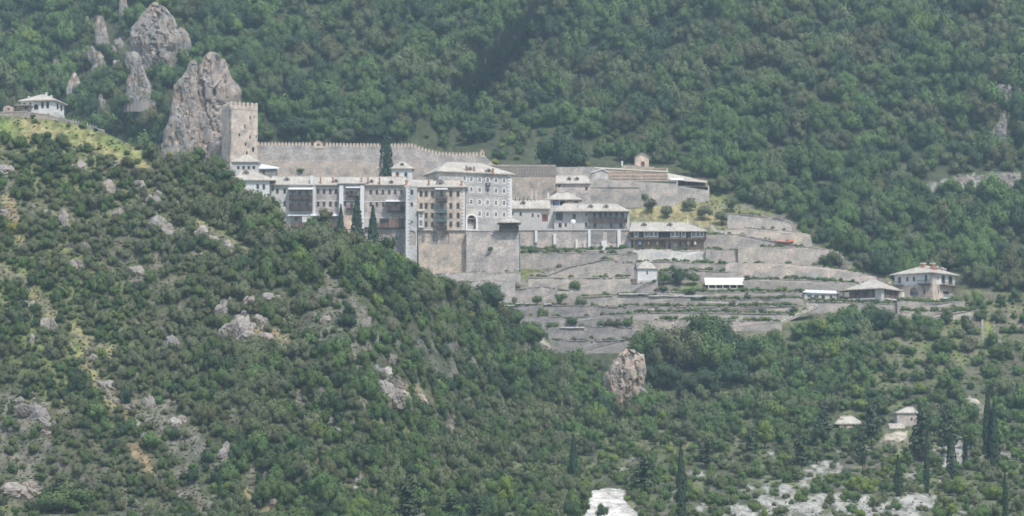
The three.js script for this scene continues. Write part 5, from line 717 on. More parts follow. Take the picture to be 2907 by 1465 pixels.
terrace([[2066, 606], [2130, 609], [2205, 619], [2243, 630], [2248, 652]], 662, texMat(TEX.terrace, [0.96, 0.92, 0.88]), 'uppermost smooth stone terrace wall at the right end', 0.1, [3, 5], { cap: M.terrace });
terrace([[2058, 650], [2110, 645], [2247, 655], [2300, 668], [2306, 690]], 705, TT, 'tan stone terrace wall with a red tarpaulin in front', 0.1, [3, 5], { cap: M.terraceTan });
terrace([[1992, 668], [2100, 664], [2200, 686], [2240, 694]], 706, TS, 'grey terrace wall right of the timber gallery house', 0.5);
terrace([[2096, 702], [2305, 701], [2377, 713], [2396, 730]], 752, TT, 'tan stone terrace wall below the red tarpaulin', 0.2, [3, 6], { cap: M.terraceTan });
terrace([[2004, 708], [2100, 712], [2230, 716]], 748, TS, 'grassy grey terrace wall below the small white shed', 0.7);
terrace([[2060, 750], [2200, 747], [2316, 754], [2440, 775], [2490, 789]], 800, texMat(TEX.terrace, [1.04, 0.96, 0.9]), 'long pinkish terrace wall above the low greenhouse', 0.15, [3, 6], { cap: M.terraceTan });
terrace([[2112, 796], [2250, 792], [2440, 806]], 828, TS, 'grey terrace wall with shrubs behind the low greenhouse', 0.6, [4, 8]);
terrace([[2124, 828], [2290, 830]], 850, TS, 'dark shrubby terrace wall left of the low greenhouse', 0.6, [4, 8]);
terrace([[2290, 854], [2400, 858], [2560, 864]], 888, TS, 'rough stone wall below the brown veranda house', 0.8, [4, 8]);
terrace([[2548, 852], [2640, 862], [2740, 856]], 892, TS, 'stone wall under the large house with brick chimneys', 0.9, [4, 9]);
terrace([[2560, 884], [2700, 888], [2780, 880]], 908, TT, 'low tan wall in the bushes below the large house', 0.7, [5, 10]);
for (const [u0, u1, v, vb, label] of [[1420, 1462, 866, 899, 'thin white edging left of the round olive bushes'], [1464, 1484, 860, 899, 'bright white ledge, left piece, between the olive bushes'], [1492, 1506, 860, 899, 'bright white ledge, second piece, between the olive bushes'], [1544, 1566, 861, 899, 'bright white ledge, right piece, between the two dark round bushes'], [1756, 1842, 833, 868, 'white edging of the path below the white shrine'], [1842, 2010, 839, 868, 'pale path edging running right from the shrine platform'], [1590, 1660, 928.5, 967, 'pale edging on the third dark terrace']]) { const D = Dbase(vb) - 0.2, b = new Bld('ledge_edging', label, 'ledge', u0, v, D, 0, 'white ledges on the terraces'), n = Math.max(2, Math.round((u1 - u0) / 14)); for (let i = 0; i < n; i++) { const a = mix(u0, u1, i / n), q = b.part('edging_stone', uvBox(boxG(b.x(a), b.x(a + (u1 - u0) / n - 0.5), b.y(v + 2.6 + n3(i, v)), b.y(v + 0.6 * n3(i * 2, v)), -1.2, 0.12)), M.white); } }
mass('garden_plants', 'vines, herbs and bushes growing along the garden terraces', BUSH, garden);
{ // stair path climbing to the houses, with low pale walls
  const b = new Bld('stone_stair', 'pale stone stair climbing between the terraces towards the brown veranda house', 'stairs', 2270, 890, Dbase(905) - 2); for (let i = 0; i < 16; i++) { const u = 2218 + i * 6.5, v = 912 - i * 3; b.part('step', uvBox(boxG(b.x(u), b.x(u + 6.7), b.y(v + 8), b.y(v), -1.6 - i * 0.1, 0)), M.terraceTan); if (i % 3 < 2) b.part('parapet_stone', uvBox(boxG(b.x(u), b.x(u + 6), b.y(v), b.y(v - 2.6), -0.35, 0.02)), M.trim); }
}
for (const [pts, label] of [[[[2788, 910], [2787, 925], [2789, 976]], 'low white wall left of the straight grass path'], [[[2822, 905], [2821, 930], [2826, 962], [2846, 980]], 'low white curving wall right of the straight grass path']]) {
  const b = new Bld('path_wall', label, 'wall', pts[0][0], pts[0][1], Dh(pts[0][0], pts[0][1])); for (let i = 1; i < pts.length; i++) { const n = 5; for (let j = 0; j < n; j++) { const u = mix(pts[i - 1][0], pts[i][0], j / n), v = mix(pts[i - 1][1], pts[i][1], j / n); if (h3(i, j, u | 0) < 0.3) continue; const q = P(u, v, Dh(u, v)).sub(b.o), m = b.part('wall_stone', uvBox(boxG(-0.3, 0.3, -0.6, 0.35, -0.9, 0.9)), M.terracePale); m.position.copy(q); } }
}
// ---------------------------------------------------------------- smaller buildings
{ // white shrine with bell shaped roof
  const b = new Bld('white_shrine', 'small white shrine with bell shaped slate roof and cross on the terraces', 'chapel', 1836, 804, Dbase(833) + 2);
  b.walls({ u0: 1810, u1: 1865, v0: 763, v1: 812, depth: 6, mat: M.white, holes: [{ u: 1837, v: 774, w: 4, h: 12, arch: 1 }] }); b.box('side_apse', 1805.5, 1810, 767, 800, -5, -0.6, M.plaster); b.box('plinth', 1808, 1867, 795, 812, 0.01, 0.25, M.plaster);
  const s = 27.5 * b.k * 1.414 * 1.06, hh = 25 * b.k, g = new THREE.LatheGeometry([[1, 0], [0.95, 0.05], [0.84, 0.22], [0.66, 0.48], [0.46, 0.70], [0.24, 0.88], [0.08, 0.99], [0.05, 1.12], [0.0, 1.14]].map(([r, y]) => new THREE.Vector2(r * s, y * hh)), 4); g.rotateY(Math.PI / 4); g.translate(0, b.y(763), -3.1); const r = b.part('roof', uvBox(g.toNonIndexed(), 9), M.slate); b.part('eave_slab', fuse([boxG(b.x(1807), b.x(1868), b.y(763.5), b.y(761.5), -6.6, 0.5)]), M.slate); const yc = b.y(763) + hh * 1.1; b.part('cross', fuse([boxG(-0.1, 0.1, yc, yc + 1.0, -3.2, -3.0), boxG(-0.3, 0.3, yc + 0.55, yc + 0.75, -3.195, -3.005)]), M.white); b.box('low_wall', 1762, 1808, 792, 806, 0.4, 0.7, M.wood);
}
{ const b = new Bld('cream_roof_shed', 'open shed with a long cream sheet roof on the terraces', 'shed', 2060, 824, Dbase(826)); b.slope('roof', 2002, 2116, 790, 809, -4.5, 0.4, M.cream, 0.15); const q = b.g.children[0].geometry.attributes.position, xc = b.x(2061); for (let i = 0; i < q.count; i++) if (q.getZ(i) > 0) q.setX(i, xc + (q.getX(i) - xc) * 1.06 + 0.4); b.box('back_wall', 2008, 2120, 800, 826, -4.4, -4.1, M.wood); b.posts('post', [2012, 2032, 2052, 2072, 2092, 2119], 808, 824, 0.2, 0.2, M.frame); b.box('front_wall', 2010, 2121, 818, 826, -0.1, 0.15, M.plaster); b.box('end_wall', 2121, 2127, 802, 826, -4.4, 0.1, M.terrace); }
{ const b = new Bld('greenhouse', 'low greenhouse with white sloping roof left of the brown veranda house', 'greenhouse', 2335, 852, Dbase(851)); b.walls({ u0: 2284, u1: 2384, v0: 834, v1: 858, depth: 4, mat: M.plaster, holes: grid([2298, 2318], [842], 12, 10, { pane: M.teal, frame: M.frame }).concat([{ u: 2337, v: 844, w: 9, h: 13 }, { u: 2359, v: 843, w: 6, h: 10 }]) }); const r = b.slope('roof', 2280, 2388, 825.5, 832.5, -4.4, 0.5, M.metal, 0.14), p = r.geometry.attributes.position, xa = b.x(2280), xb = b.x(2388); for (let i = 0; i < p.count; i++) p.setY(i, p.getY(i) - (p.getX(i) - xa) / (xb - xa) * 0.45 + 0.25); }
{ const b = new Bld('white_garden_shed', 'small white shed with dark door below the straw coloured slope', 'shed', 2094, 670, Dbase(676)); b.walls({ u0: 2077, u1: 2111, v0: 655, v1: 680, depth: 4, mat: M.white, holes: [{ u: 2093, v: 665, w: 6, h: 8 }] }); b.slope('roof', 2074, 2113, 646, 654, -4, 0.4, M.brickish, 0.2); const w = new Bld('garden_wall', 'white topped garden wall left of the small white shed', 'wall', 2050, 660, Dbase(668)); w.part('wall', uvBox(slabG([[w.x(2019), w.y(648)], [w.x(2038), w.y(672)], [w.x(2076), w.y(672)], [w.x(2072), w.y(657)], [w.x(2060), w.y(654)], [w.x(2036), w.y(654)], [w.x(2019), w.y(635)]], [], 0, 0.6)), M.plaster); }
{ const b = new Bld('wall_hut', 'tiny stone hut with tiled roof set into the terrace wall', 'hut', 2083, 766, Dbase(776)); b.walls({ u0: 2068, u1: 2098, v0: 749, v1: 776, depth: 3, mat: M.terracePale, holes: [{ u: 2082, v: 756, w: 14, h: 12, pane: M.brickish }] }); b.hip('roof', 2064, 2101, 749, 745, 3, M.slateDark, { r0: 2075, r1: 2090, over: 0.4 }); }
function tarp(name, label, u0, u1, v0, v1, D, mat) { const p = [], idx = [], n = 10, o = P((u0 + u1) / 2, v1, D); for (let j = 0; j <= 4; j++) for (let i = 0; i <= n; i++) { const u = mix(u0, u1, i / n), v = mix(v1, v0, j / 4), q = P(u, v + 3 * n3(i / 3, j / 2, u0) + (j === 4 ? Math.abs(i / n - 0.45) * 9 : 0), D + j * 0.7).sub(o); p.push(q.x, q.y, q.z + 0.4 * n3(i / 2, j, 5)); } for (let j = 0; j < 4; j++) for (let i = 0; i < n; i++) { const a = j * (n + 1) + i; idx.push(a, a + 1, a + n + 2, a, a + n + 2, a + n + 1); } const g = new THREE.BufferGeometry(); g.setAttribute('position', new THREE.Float32BufferAttribute(p, 3)); g.setIndex(idx); g.computeVertexNormals(); const m = mesh(name, g, mat.clone()); m.material.side = THREE.DoubleSide; m.position.copy(o); tag(m, label, 'tarpaulin'); }
tarp('tarpaulin', 'red tarpaulin spread over a frame on the tan terrace', 2203, 2254, 678, 688, Dbase(705) - 1.5, flat(0.62, 0.12, 0.07, 0.7)); tarp('tarpaulin', 'faded teal tarpaulin heap on the long pinkish terrace wall', 2292, 2326, 778, 791, Dbase(800) - 1.2, flat(0.20, 0.30, 0.31, 0.8));
// houses seen corner-on
function cornerHouse(name, label, u, v, D, turn, du1, du2, spec) {
  const b = new Bld(name, label, 'house', u, v, D, turn), k = b.k, W1 = du1 * k / Math.cos(turn), W2 = du2 * k / Math.abs(Math.sin(turn)), Y = (vv) => P(u, vv, D).y - b.o.y, yt = Y(spec.eave), yb = Y(v + 12);
  const cutF = (spec.front || []).map((h) => ({ ...h, x: -h.f * W1, y: Y(h.v), w: h.w * k, h: h.h * k })), cutS = (spec.side || []).map((h) => ({ ...h, x: h.f * W2, y: Y(h.v), w: h.w * k, h: h.h * k }));
  const lv = [[yb, Y(spec.mid), spec.low], [Y(spec.mid), yt, spec.up]];
  lv.forEach(([a, c, mat], li) => {
    const F = cutF.filter((h) => h.y > a && h.y < c), S = cutS.filter((h) => h.y > a && h.y < c), s = slabG([[0, a], [W2, a], [W2, c], [0, c]], S, 0, 0.4); s.rotateY(Math.PI / 2);
    b.part(li ? 'upper_wall' : 'lower_wall', fuse([slabG([[-W1, a], [-0.4, a], [-0.4, c], [-W1, c]], F, 0, 0.4), s, boxG(-W1, -W1 + 0.4, a, c, -W2, -0.4), boxG(-W1 + 0.4, -0.4, a, c, -W2, -W2 + 0.4)], TILE, 0.3), mat);
    for (const h of F) b.fit(h, h, 0); for (const h of S) { if (h.kind === 'none') continue; const n0 = b.g.children.length; b.fit(h, { ...h, x: 0 }, 0); const f = b.g.children[n0]; f.rotation.y = Math.PI / 2; f.position.set(0, h.y, -h.x); }
  });
  b.part('core', fuse([boxG(-W1 + 1.6, -1.6, yb, yt - 0.4, -W2 + 1.2, -1.6)]), M.plaster);
  const e = spec.over ?? 0.9, rh = (spec.eave - spec.ridge) * k + 1.1, m = Math.min(W1, W2) / 2 + e * 0.6, a0 = -W1 - e, a1 = e, z0 = e, z1 = -W2 - e, R = W1 > W2 ? [[a0 + m, yt + rh, (z0 + z1) / 2], [a1 - m, yt + rh, (z0 + z1) / 2]] : [[(a0 + a1) / 2, yt + rh, z0 - m], [(a0 + a1) / 2, yt + rh, z1 + m]], E = [[a0, yt, z0], [a1, yt, z0], [a1, yt, z1], [a0, yt, z1]], F2 = E.map((p) => [p[0], p[1] - 0.25, p[2]]), pos = [], tri = (...p) => p.forEach((q) => pos.push(...q)), quad = (p, q, r, s) => { tri(p, q, r); tri(p, r, s); };
  if (W1 > W2) { quad(E[0], E[1], R[1], R[0]); quad(E[2], E[3], R[0], R[1]); tri(E[1], E[2], R[1]); tri(E[3], E[0], R[0]); } else { tri(E[0], E[1], R[0]); quad(E[1], E[2], R[1], R[0]); tri(E[2], E[3], R[1]); quad(E[3], E[0], R[0], R[1]); } for (let i = 0; i < 4; i++) quad(F2[i], F2[(i + 1) % 4], E[(i + 1) % 4], E[i]); quad(F2[3], F2[2], F2[1], F2[0]);
  const g = new THREE.BufferGeometry(); g.setAttribute('position', new THREE.Float32BufferAttribute(pos, 3)); b.part('roof', uvBox(g, 9), spec.roof || M.slate);
  for (const [fx, fz, h, w, mat] of spec.chimneys || []) { const x = -fx * W1, z = -fz * W2, hh = h * k, a = w * k / 2, y = yt + rh * Math.min(1, Math.min(fx * W1 + e, W1 + e - fx * W1, fz * W2 + e, W2 + e - fz * W2) / m) - 0.4, c = b.part('chimney', uvBox(boxG(x - a, x + a, y, y + hh, z - a, z + a)), mat || M.brick); b.part('chimney_cap', fuse([boxG(x - a * 1.25, x + a * 1.25, y + hh, y + hh + 0.3, z - a * 1.25, z + a * 1.25)]), M.white, c); }
  return { b, W1, W2, Y, k };
}
{
  const open = { kind: 'none' };
  const x = cornerHouse('brown_veranda_house', 'slate roofed house with brown boarded upper floor on white posts', 2503, 868, Dbase(880), -0.6, 86, 62, { eave: 818, mid: 846, ridge: 797, up: M.wood, low: M.terrace, front: [{ f: 0.1, v: 832, w: 9, h: 26, kind: 'none' }, { f: 0.45, v: 829, w: 10, h: 14, kind: 'plain' }, { f: 0.75, v: 829, w: 10, h: 14, kind: 'plain' }, { f: 0.3, v: 857, w: 15, h: 15, ...open }, { f: 0.55, v: 857, w: 18, h: 15, ...open }, { f: 0.82, v: 857, w: 18, h: 15, ...open }], side: [{ f: 0.3, v: 829, w: 12, h: 12, kind: 'plain', pane: M.white }, { f: 0.5, v: 829, w: 8, h: 14, kind: 'plain' }, { f: 0.72, v: 829, w: 12, h: 12, kind: 'plain', pane: M.cream }, { f: 0.3, v: 857, w: 16, h: 16, ...open }, { f: 0.7, v: 857, w: 22, h: 16, ...open }], chimneys: [[0.85, 0.35, 10, 5], [0.15, 0.75, 10, 5], [0.62, 0.5, 6, 4, M.slateDark]], over: 1.0 });
  const { b, W1, W2, Y } = x; b.part('corner_wall', fuse([boxG(-2.2, 0.05, Y(880), Y(818), -1.6, 0.06)], TILE), M.plaster); b.part('balcony_beam', fuse([boxG(-W1, -2.3, Y(849), Y(845), 0.05, 0.9)]), M.white); b.part('balcony_beam', fuse([boxG(0.05, 0.9, Y(849), Y(845), -W2, -1.8)]), M.white); for (const f of [0.35, 0.62, 0.95]) b.part('post', uvBox(boxG(-f * W1 - 0.15, -f * W1 + 0.15, Y(868), Y(848), 0.5, 0.8)), M.white); for (const f of [0.25, 0.5, 0.95]) b.part('post', uvBox(boxG(0.5, 0.8, Y(868), Y(848), -f * W2 - 0.15, -f * W2 + 0.15)), M.white); b.part('side_wing', fuse([boxG(-2, 1.2, Y(850), Y(823), -W2 - 1.8, -W2 + 0.6)]), M.white);
  b.part('pergola', fuse([boxG(-W1 - 4.2, -W1 - 0.2, Y(822), Y(820), -3, 0.5), boxG(-W1 - 4, -W1 - 3.8, Y(860), Y(822), 0.1, 0.3), boxG(-W1 - 2, -W1 - 1.8, Y(860), Y(822), 0.1, 0.3)]), M.wood);
  const y = cornerHouse('chimneyed_house', 'large white and tan house with many brick chimneys at the forest edge', 2648, 852, Dbase(868), -0.68, 98, 78, { eave: 773, mid: 806, ridge: 756, up: M.white, low: M.tan, front: [{ f: 0.87, v: 790, w: 9, h: 17, kind: 'plain' }, { f: 0.66, v: 789, w: 7, h: 12, kind: 'plain' }, { f: 0.49, v: 789, w: 7, h: 12, kind: 'plain' }, { f: 0.17, v: 789, w: 8, h: 18, kind: 'plain' }, { f: 0.5, v: 825, w: 28, h: 24, arch: true, kind: 'plain', frame: M.tan }, { f: 0.22, v: 826, w: 6, h: 16, kind: 'door' }], side: [{ f: 0.1, v: 788, w: 6, h: 12, arch: true, kind: 'plain' }, { f: 0.24, v: 788, w: 6, h: 12, arch: true, kind: 'plain' }, { f: 0.48, v: 790, w: 20, h: 24, kind: 'plain', pane: M.woodDark }, { f: 0.8, v: 790, w: 22, h: 24, kind: 'plain', pane: M.woodDark }, { f: 0.1, v: 824, w: 6, h: 11, arch: true, kind: 'plain' }, { f: 0.26, v: 826, w: 5, h: 13, kind: 'plain' }, { f: 0.6, v: 832, w: 34, h: 18, kind: 'plain' }], chimneys: [[0.9, 0.3, 5, 5, M.white], [0.45, 0.35, 12, 10], [0.12, 0.22, 20, 10], [0.18, 0.5, 9, 7], [0.16, 0.7, 9, 6], [0.2, 0.88, 10, 6], [0.3, 0.97, 8, 8]], over: 1.1 });
  { const { b, W1, W2, Y } = y; const bal = (x0, x1, vF, vT) => { const gs = [boxG(x0, x1, Y(vF + 3), Y(vF), 0.02, 1.4), boxG(x0, x1, Y(vT), Y(vT) + 0.1, 1.3, 1.4)]; for (let q = x0; q < x1; q += 0.35) gs.push(boxG(q, q + 0.07, Y(vF), Y(vT), 1.32, 1.38)); b.part('balcony', fuse(gs), M.iron); }; bal(-W1, -W1 * 0.76, 804, 795); bal(-W1 * 0.34, -W1 * 0.02, 804, 795); const gs = [boxG(0.02, 1.4, Y(809), Y(805), -W2, -W2 * 0.3)]; for (let q = 0.3 * W2; q < W2; q += 0.35) gs.push(boxG(1.3, 1.36, Y(805), Y(795), -q - 0.03, -q + 0.03)); b.part('balcony', fuse(gs), M.wood); const g3 = [boxG(0.02, 1.4, Y(846), Y(842), -W2 * 0.8, -W2 * 0.3)]; for (let q = 0.3 * W2; q < W2 * 0.8; q += 0.35) g3.push(boxG(1.3, 1.36, Y(842), Y(833), -q - 0.03, -q + 0.03)); b.part('balcony', fuse(g3), M.white); b.part('annex', fuse([boxG(-1, 2.2, Y(866), Y(830), -W2 - 5, -W2 - 0.1)], TILE), M.tan); b.part('corner_stonework', fuse([boxG(-0.9, 0.05, Y(862), Y(774), -2.2, 0.06)], TILE), M.tan); }
  // white house on the spur
  const w = cornerHouse('white_house', 'white house with arched porch above the meadow at the far left', 151, 330, 806, -0.2, 95, 18, { eave: 283.5, mid: 312, ridge: 272, up: M.white, low: M.white, front: [{ f: 0.18, v: 298, w: 8, h: 19, kind: 'plain' }, { f: 0.34, v: 298, w: 8, h: 19, kind: 'plain' }, { f: 0.9, v: 294, w: 8, h: 9, kind: 'plain' }, { f: 0.72, v: 294, w: 7, h: 9, kind: 'plain' }, { f: 0.54, v: 302, w: 14, h: 17, arch: true, kind: 'plain' }, { f: 0.85, v: 303, w: 9, h: 9, kind: 'plain' }], side: [{ f: 0.4, v: 298, w: 16, h: 18, kind: 'plain', pane: M.wood }, { f: 0.75, v: 298, w: 16, h: 18, kind: 'plain', pane: M.wood }], chimneys: [[0.88, 0.3, 9, 4], [0.34, 0.35, 9, 4, M.white], [0.2, 0.4, 7, 4, M.white]], over: 0.7 });
  { const { b, W1, Y } = w; b.part('porch_roof', fuse([(() => { const g = boxG(-W1 - 0.9, -W1 * 0.62, 0, 0.2, 0.05, 3); return g.translate(0, Y(301), 0); })()]), M.slateDark); for (const f of [1.05, 0.85, 0.66]) b.part('porch_post', uvBox(boxG(-f * W1 - 0.1, -f * W1 + 0.1, Y(325), Y(301), 2.7, 2.9)), M.wood); b.part('stair', fuse([0, 1, 2, 3, 4].map((i) => boxG(0.5 + i * 0.4, 0.9 + i * 0.4, Y(334), Y(318 + i * 2.4), -2, 0.4))), M.plaster); b.part('lower_arch', fuse([boxG(-W1 * 0.2, -W1 * 0.12, Y(331), Y(322), 0.02, 0.08)]), M.wood); }
  const r = new Bld('ruined_hut', 'roofless pinkish ruined hut left of the white house', 'ruin', 20, 335, 802); r.walls({ u0: 8, u1: 34, v0: 302, v1: 345, depth: 3, mat: M.tanBright, holes: [{ u: 24, v: 310, w: 5, h: 7 }], flat: [[34, 310], [26, 299], [14, 302], [8, 308]] });
  const D0 = 797, b2 = new Bld('meadow_wall', 'long tan retaining wall below the white house along the meadow', 'wall', 120, 345, D0), top = [[-60, 322], [0, 319], [60, 317], [130, 325], [208, 346], [296, 371]], bot = [[-60, 342], [0, 344], [130, 352], [208, 364], [296, 386]]; const pts = [...bot.map(([u, v]) => [b2.x(u), b2.y(v + 8)]), ...top.slice().reverse().map(([u, v]) => [b2.x(u), b2.y(v)])]; b2.part('wall', uvBox(slabG(pts, [], 0, 1.2), TILE), texMat(TEX.terrace, [0.86, 0.78, 0.71])); for (let u = 0; u < 290; u += 9) b2.part('cap_stone', uvBox(boxG(b2.x(u), b2.x(u + 7.5), b2.y(lerpTable(top, u + 4)) - 0.1, b2.y(lerpTable(top, u + 4)) + 0.18, -0.9, 0.1)), M.terracePale);
  const f = new Bld('wire_fence', 'thin post fence beyond the meadow wall', 'fence', 240, 355, 812); for (let u = 208; u < 280; u += 8) f.part('fence_post', uvBox(boxG(f.x(u) - 0.06, f.x(u) + 0.06, f.y(352 + (u - 208) * 0.28), f.y(338 + (u - 208) * 0.28), 0, 0.12)), M.frame);
}
// lower valley buildings
{
  const D1 = Dh(2410, 1215), a = new Bld('valley_cottage', 'pinkish cottage with pale hipped slate roof among the dark pines', 'house', 2410, 1222, D1); a.walls({ u0: 2384, u1: 2440, v0: 1201, v1: 1235, depth: 6, mat: M.tanBright, holes: [{ u: 2400, v: 1210, w: 5, h: 8 }, { u: 2424, v: 1210, w: 5, h: 8 }] }); a.hip('roof', 2371, 2452, 1202, 1181, 6, M.slate, { r0: 2392, r1: 2424, over: 0.35 }); a.box('roof_vent', 2384, 2396, 1187, 1196, -3.2, -1.2, M.slateDark);
  const b = new Bld('valley_barn', 'tall grey stone barn with slate roof half hidden by the pines', 'barn', 2572, 1218, Dh(2572, 1210)); b.walls({ u0: 2547, u1: 2604, v0: 1171, v1: 1235, depth: 7, mat: M.wall, holes: [{ u: 2588, v: 1190, w: 5, h: 8 }] }); b.hip('roof', 2544, 2608, 1171, 1156, 7, M.slate, { r0: 2578, r1: 2598, over: 0.35 }); b.slope('annex_roof', 2522, 2566, 1204, 1220, 0.1, 3.6, M.slate, 0.2); b.walls({ u0: 2524, u1: 2564, v0: 1218, v1: 1238, depth: 3, z: 3.3, mat: M.terrace, name: 'annex_wall' });
  const c = new Bld('domed_chapel', 'ruined tan domed chapel with a large arch beside the tall cypress pair', 'chapel', 2759, 1180, Dh(2759, 1172)); c.walls({ u0: 2730, u1: 2789, v0: 1146, v1: 1195, depth: 7, mat: M.terraceTan, holes: [{ u: 2757, v: 1166, w: 34, h: 38, arch: 1, pane: M.terrace, frame: M.terraceTan }] }); const g = new THREE.SphereGeometry(1, 20, 8, 0, 6.2832, 0, Math.PI / 2); g.scale(30 * c.k, 18 * c.k, 3.9); g.translate(0, c.y(1146), -3.4); c.part('dome', uvBox(g, 9), M.terraceTan); c.part('finial', fuse([boxG(-0.3, 0.3, c.y(1128), c.y(1122), -3.6, -3.1)]), M.terraceTan); c.box('side_wall', 2789.5, 2794, 1150, 1185, -4, -0.5, M.terraceTan);
  const s = new Bld('white_slab', 'pale stone trough at the edge of the big brownish trees', 'trough', 1912, 926, Dbase(934)); s.walls({ u0: 1901, u1: 1925, v0: 914, v1: 930, depth: 2, mat: M.terracePale }); s.box('rim', 1900, 1926, 912.5, 914.5, -2.1, 0.15, M.trim);
}
// ---------------------------------------------------------------- cypresses, pines and single trees
function cypressGeo(sd) { srand(sd); const b = leafBuf(), prof = (t) => Math.pow(Math.sin(Math.PI * Math.pow(t, 0.62)), 0.7) * (1 - 0.25 * t) * 0.098; for (let j = 0; j < 9; j++) coreInto(b, V3(rr(-0.008, 0.008), 0.06 + j * 0.1, rr(-0.008, 0.008)), Math.max(0.012, prof(0.06 + j * 0.1) * 0.8), Math.max(1, 0.075 / Math.max(0.02, prof(0.06 + j * 0.1))), 0.6); for (let i = 0; i < 1500; i++) { const t = Math.pow(rnd(), 0.85) * 0.99 + 0.005, a = rnd() * 6.28, r = prof(t) * rr(0.82, 1.14) * (1 + 0.22 * n3(a * 1.5, t * 14, sd)); leafQuad(b, Math.cos(a) * r, t, Math.sin(a) * r, Math.cos(a), 0.55, Math.sin(a), 0.017 * rr(0.7, 1.2), rr(0.7, 1.3), rr(-0.05, 0.05)); } return leafGeo(b); }
const CYP = [700, 701, 702].map(cypressGeo), cypMat = new THREE.MeshStandardMaterial({ vertexColors: true, color: col(0.032, 0.063, 0.031), roughness: 0.85, side: THREE.DoubleSide }), cypTrunk = trunkGeo(9, 0.2, 0.013, 0);
[[1096, 352, 520, 38, 1042, 'dark cypress before the crenellated wall, left of the belfry'], [1013, 553, 775, 42, 958, 'tallest of the three cypresses before the long wing'], [1058, 580, 790, 36, 957, 'rightmost of the three cypresses before the long wing'], [967, 578, 745, 26, 958, 'small slender cypress left of the tallest before the long wing'],
  [2806, 1100, 1338, 40, 0, 'left tree of the tallest cypress pair at the right edge'], [2824, 1140, 1340, 40, 0, 'right tree of the tallest cypress pair at the right edge'], [2632, 1228, 1400, 24, 0, 'slim cypress in front of the tall pine right of the barn'], [2702, 1225, 1362, 36, 0, 'broad cypress left of the small cypress by the riverbed'], [2740, 1242, 1326, 22, 0, 'small cypress between broad cypress and tallest pair'], [2551, 1290, 1410, 30, 0, 'short column cypress standing by the bright green bush'], [2855, 1335, 1480, 20, 0, 'slender cypress in the lower right corner'], [2663, 1300, 1332, 12, 0, 'tiny cypress between slim and broad cypress'],
  [1934, 1262, 1485, 30, 0, 'lone tall cypress rising beside the riverbed at the lower edge'], [1628, 1232, 1375, 30, -1, 'cypress in the ravine above the white road'], [622, 1320, 1448, 15, -1, 'thin lone cypress below the tall grey rock'], [1057, 1430, 1490, 12, -1, 'cypress tip at the lower edge left of the layered pine']].forEach(([u, v0, v1, w, d, label], i) => {
  const D = d > 0 ? d : d < 0 ? Dspur(u, Math.min(v1, 1500)) : Dh(u, Math.min(v1, 1500)), p = P(u, v1, D), h = (v1 - v0) * mpp(D), o = thing('cypress_tree', label, 'cypress', p, i * 1.7, 'cypress trees'); const s = w * mpp(D) / (i < 4 || i === 12 ? 0.19 : 0.24); mesh('crown', CYP[i % 3], cypMat, o); mesh('trunk', cypTrunk, M.bark, o); o.scale.set(s, h, s);
});
function pineGeo(sd) { srand(sd); const b = leafBuf(), L = []; for (let j = 0; j < 7; j++) { const t = j / 6, R = (1 - 0.7 * t) * 0.62, n = j === 6 ? 1 : 4 - Math.floor(t * 2); for (let i = 0; i < n; i++) { const a = rnd() * 6.28, q = j === 6 ? 0 : R * rr(0.35, 0.95); L.push([V3(Math.cos(a) * q, 0.55 + t * 1.35 + rr(-0.06, 0.06), Math.sin(a) * q), rr(0.22, 0.36) * (1 - 0.3 * t)]); } } for (const [c, r] of L) { coreInto(b, c, r * 0.75, 0.36, 0.6); for (let i = 0; i < 44; i++) { const d = V3(rr(-1, 1), rr(-0.6, 1), rr(-1, 1)).normalize(); leafQuad(b, c.x + d.x * r * rr(0.8, 1.2), c.y + d.y * r * 0.42, c.z + d.z * r * rr(0.8, 1.2), d.x * 0.5, d.y + 0.5, d.z * 0.5, 0.085 * rr(0.6, 1.1), rr(0.7, 1.3), rr(-0.06, 0.06)); } } return leafGeo(b); }
const PINE = [720, 721, 722].map(pineGeo), pineMat = new THREE.MeshStandardMaterial({ vertexColors: true, color: col(0.062, 0.098, 0.046), roughness: 0.85, side: THREE.DoubleSide }), pineTrunk = trunkGeo(12, 1.5, 0.055, 6);
[[2341, 1262, 46, 60, 0, 'dark spreading pine left of the pinkish cottage'], [2474, 1262, 46, 70, 0, 'dark pine between the cottage and the barn'], [2618, 1310, 52, 82, 0, 'tall pine just right of the stone barn'], [2692, 1300, 50, 84, 0, 'tall dark pine left of the domed chapel'], [2275, 1345, 52, 58, 0, 'flat crowned pine left of the cottage pine, beside the stones'], [1830, 1408, 58, 60, 0, 'wide pine between the white road and the lone cypress'], [2450, 1340, 36, 70, 0, 'slim young pine below the pinkish cottage'], [1160, 1490, 70, 70, -1, 'layered dark pine at the lower edge of the spur'], [1278, 1495, 56, 50, -1, 'smaller pine right of the layered pine'], [1352, 1480, 40, 44, -1, 'young pine left of the white road bushes'], [2130, 1310, 40, 50, 0, 'round headed pine in the wood left of the flat crowned pine'], [2010, 1330, 40, 46, 0, 'pine beside the lone tall cypress'], [1505, 1490, 36, 40, -1, 'low pine by the white road']].forEach(([u, v, r, h, d, label], i) => {
  const D = d < 0 ? Dspur(u, Math.min(v, 1500)) : Dh(u, Math.min(v, 1500)), o = thing('pine_tree', label, 'pine', P(u, v, D), i * 2.1, 'pine trees'), k = mpp(D); mesh('crown', PINE[i % 3], pineMat, o); mesh('trunk', pineTrunk, M.bark, o); o.scale.set(r * k, h * k * 0.95, r * k);
});
srand(4242);
const single = (name, list, on, protos, cat, group) => list.forEach(([u, v, px, kind, label, tall = 1], i) => { const D = on(u, v); plant(name, px > 36 ? GRAND[i % 3] : protos[i % protos.length], kind, P(u, v, D), px * mpp(D), tall, label, cat, group); });
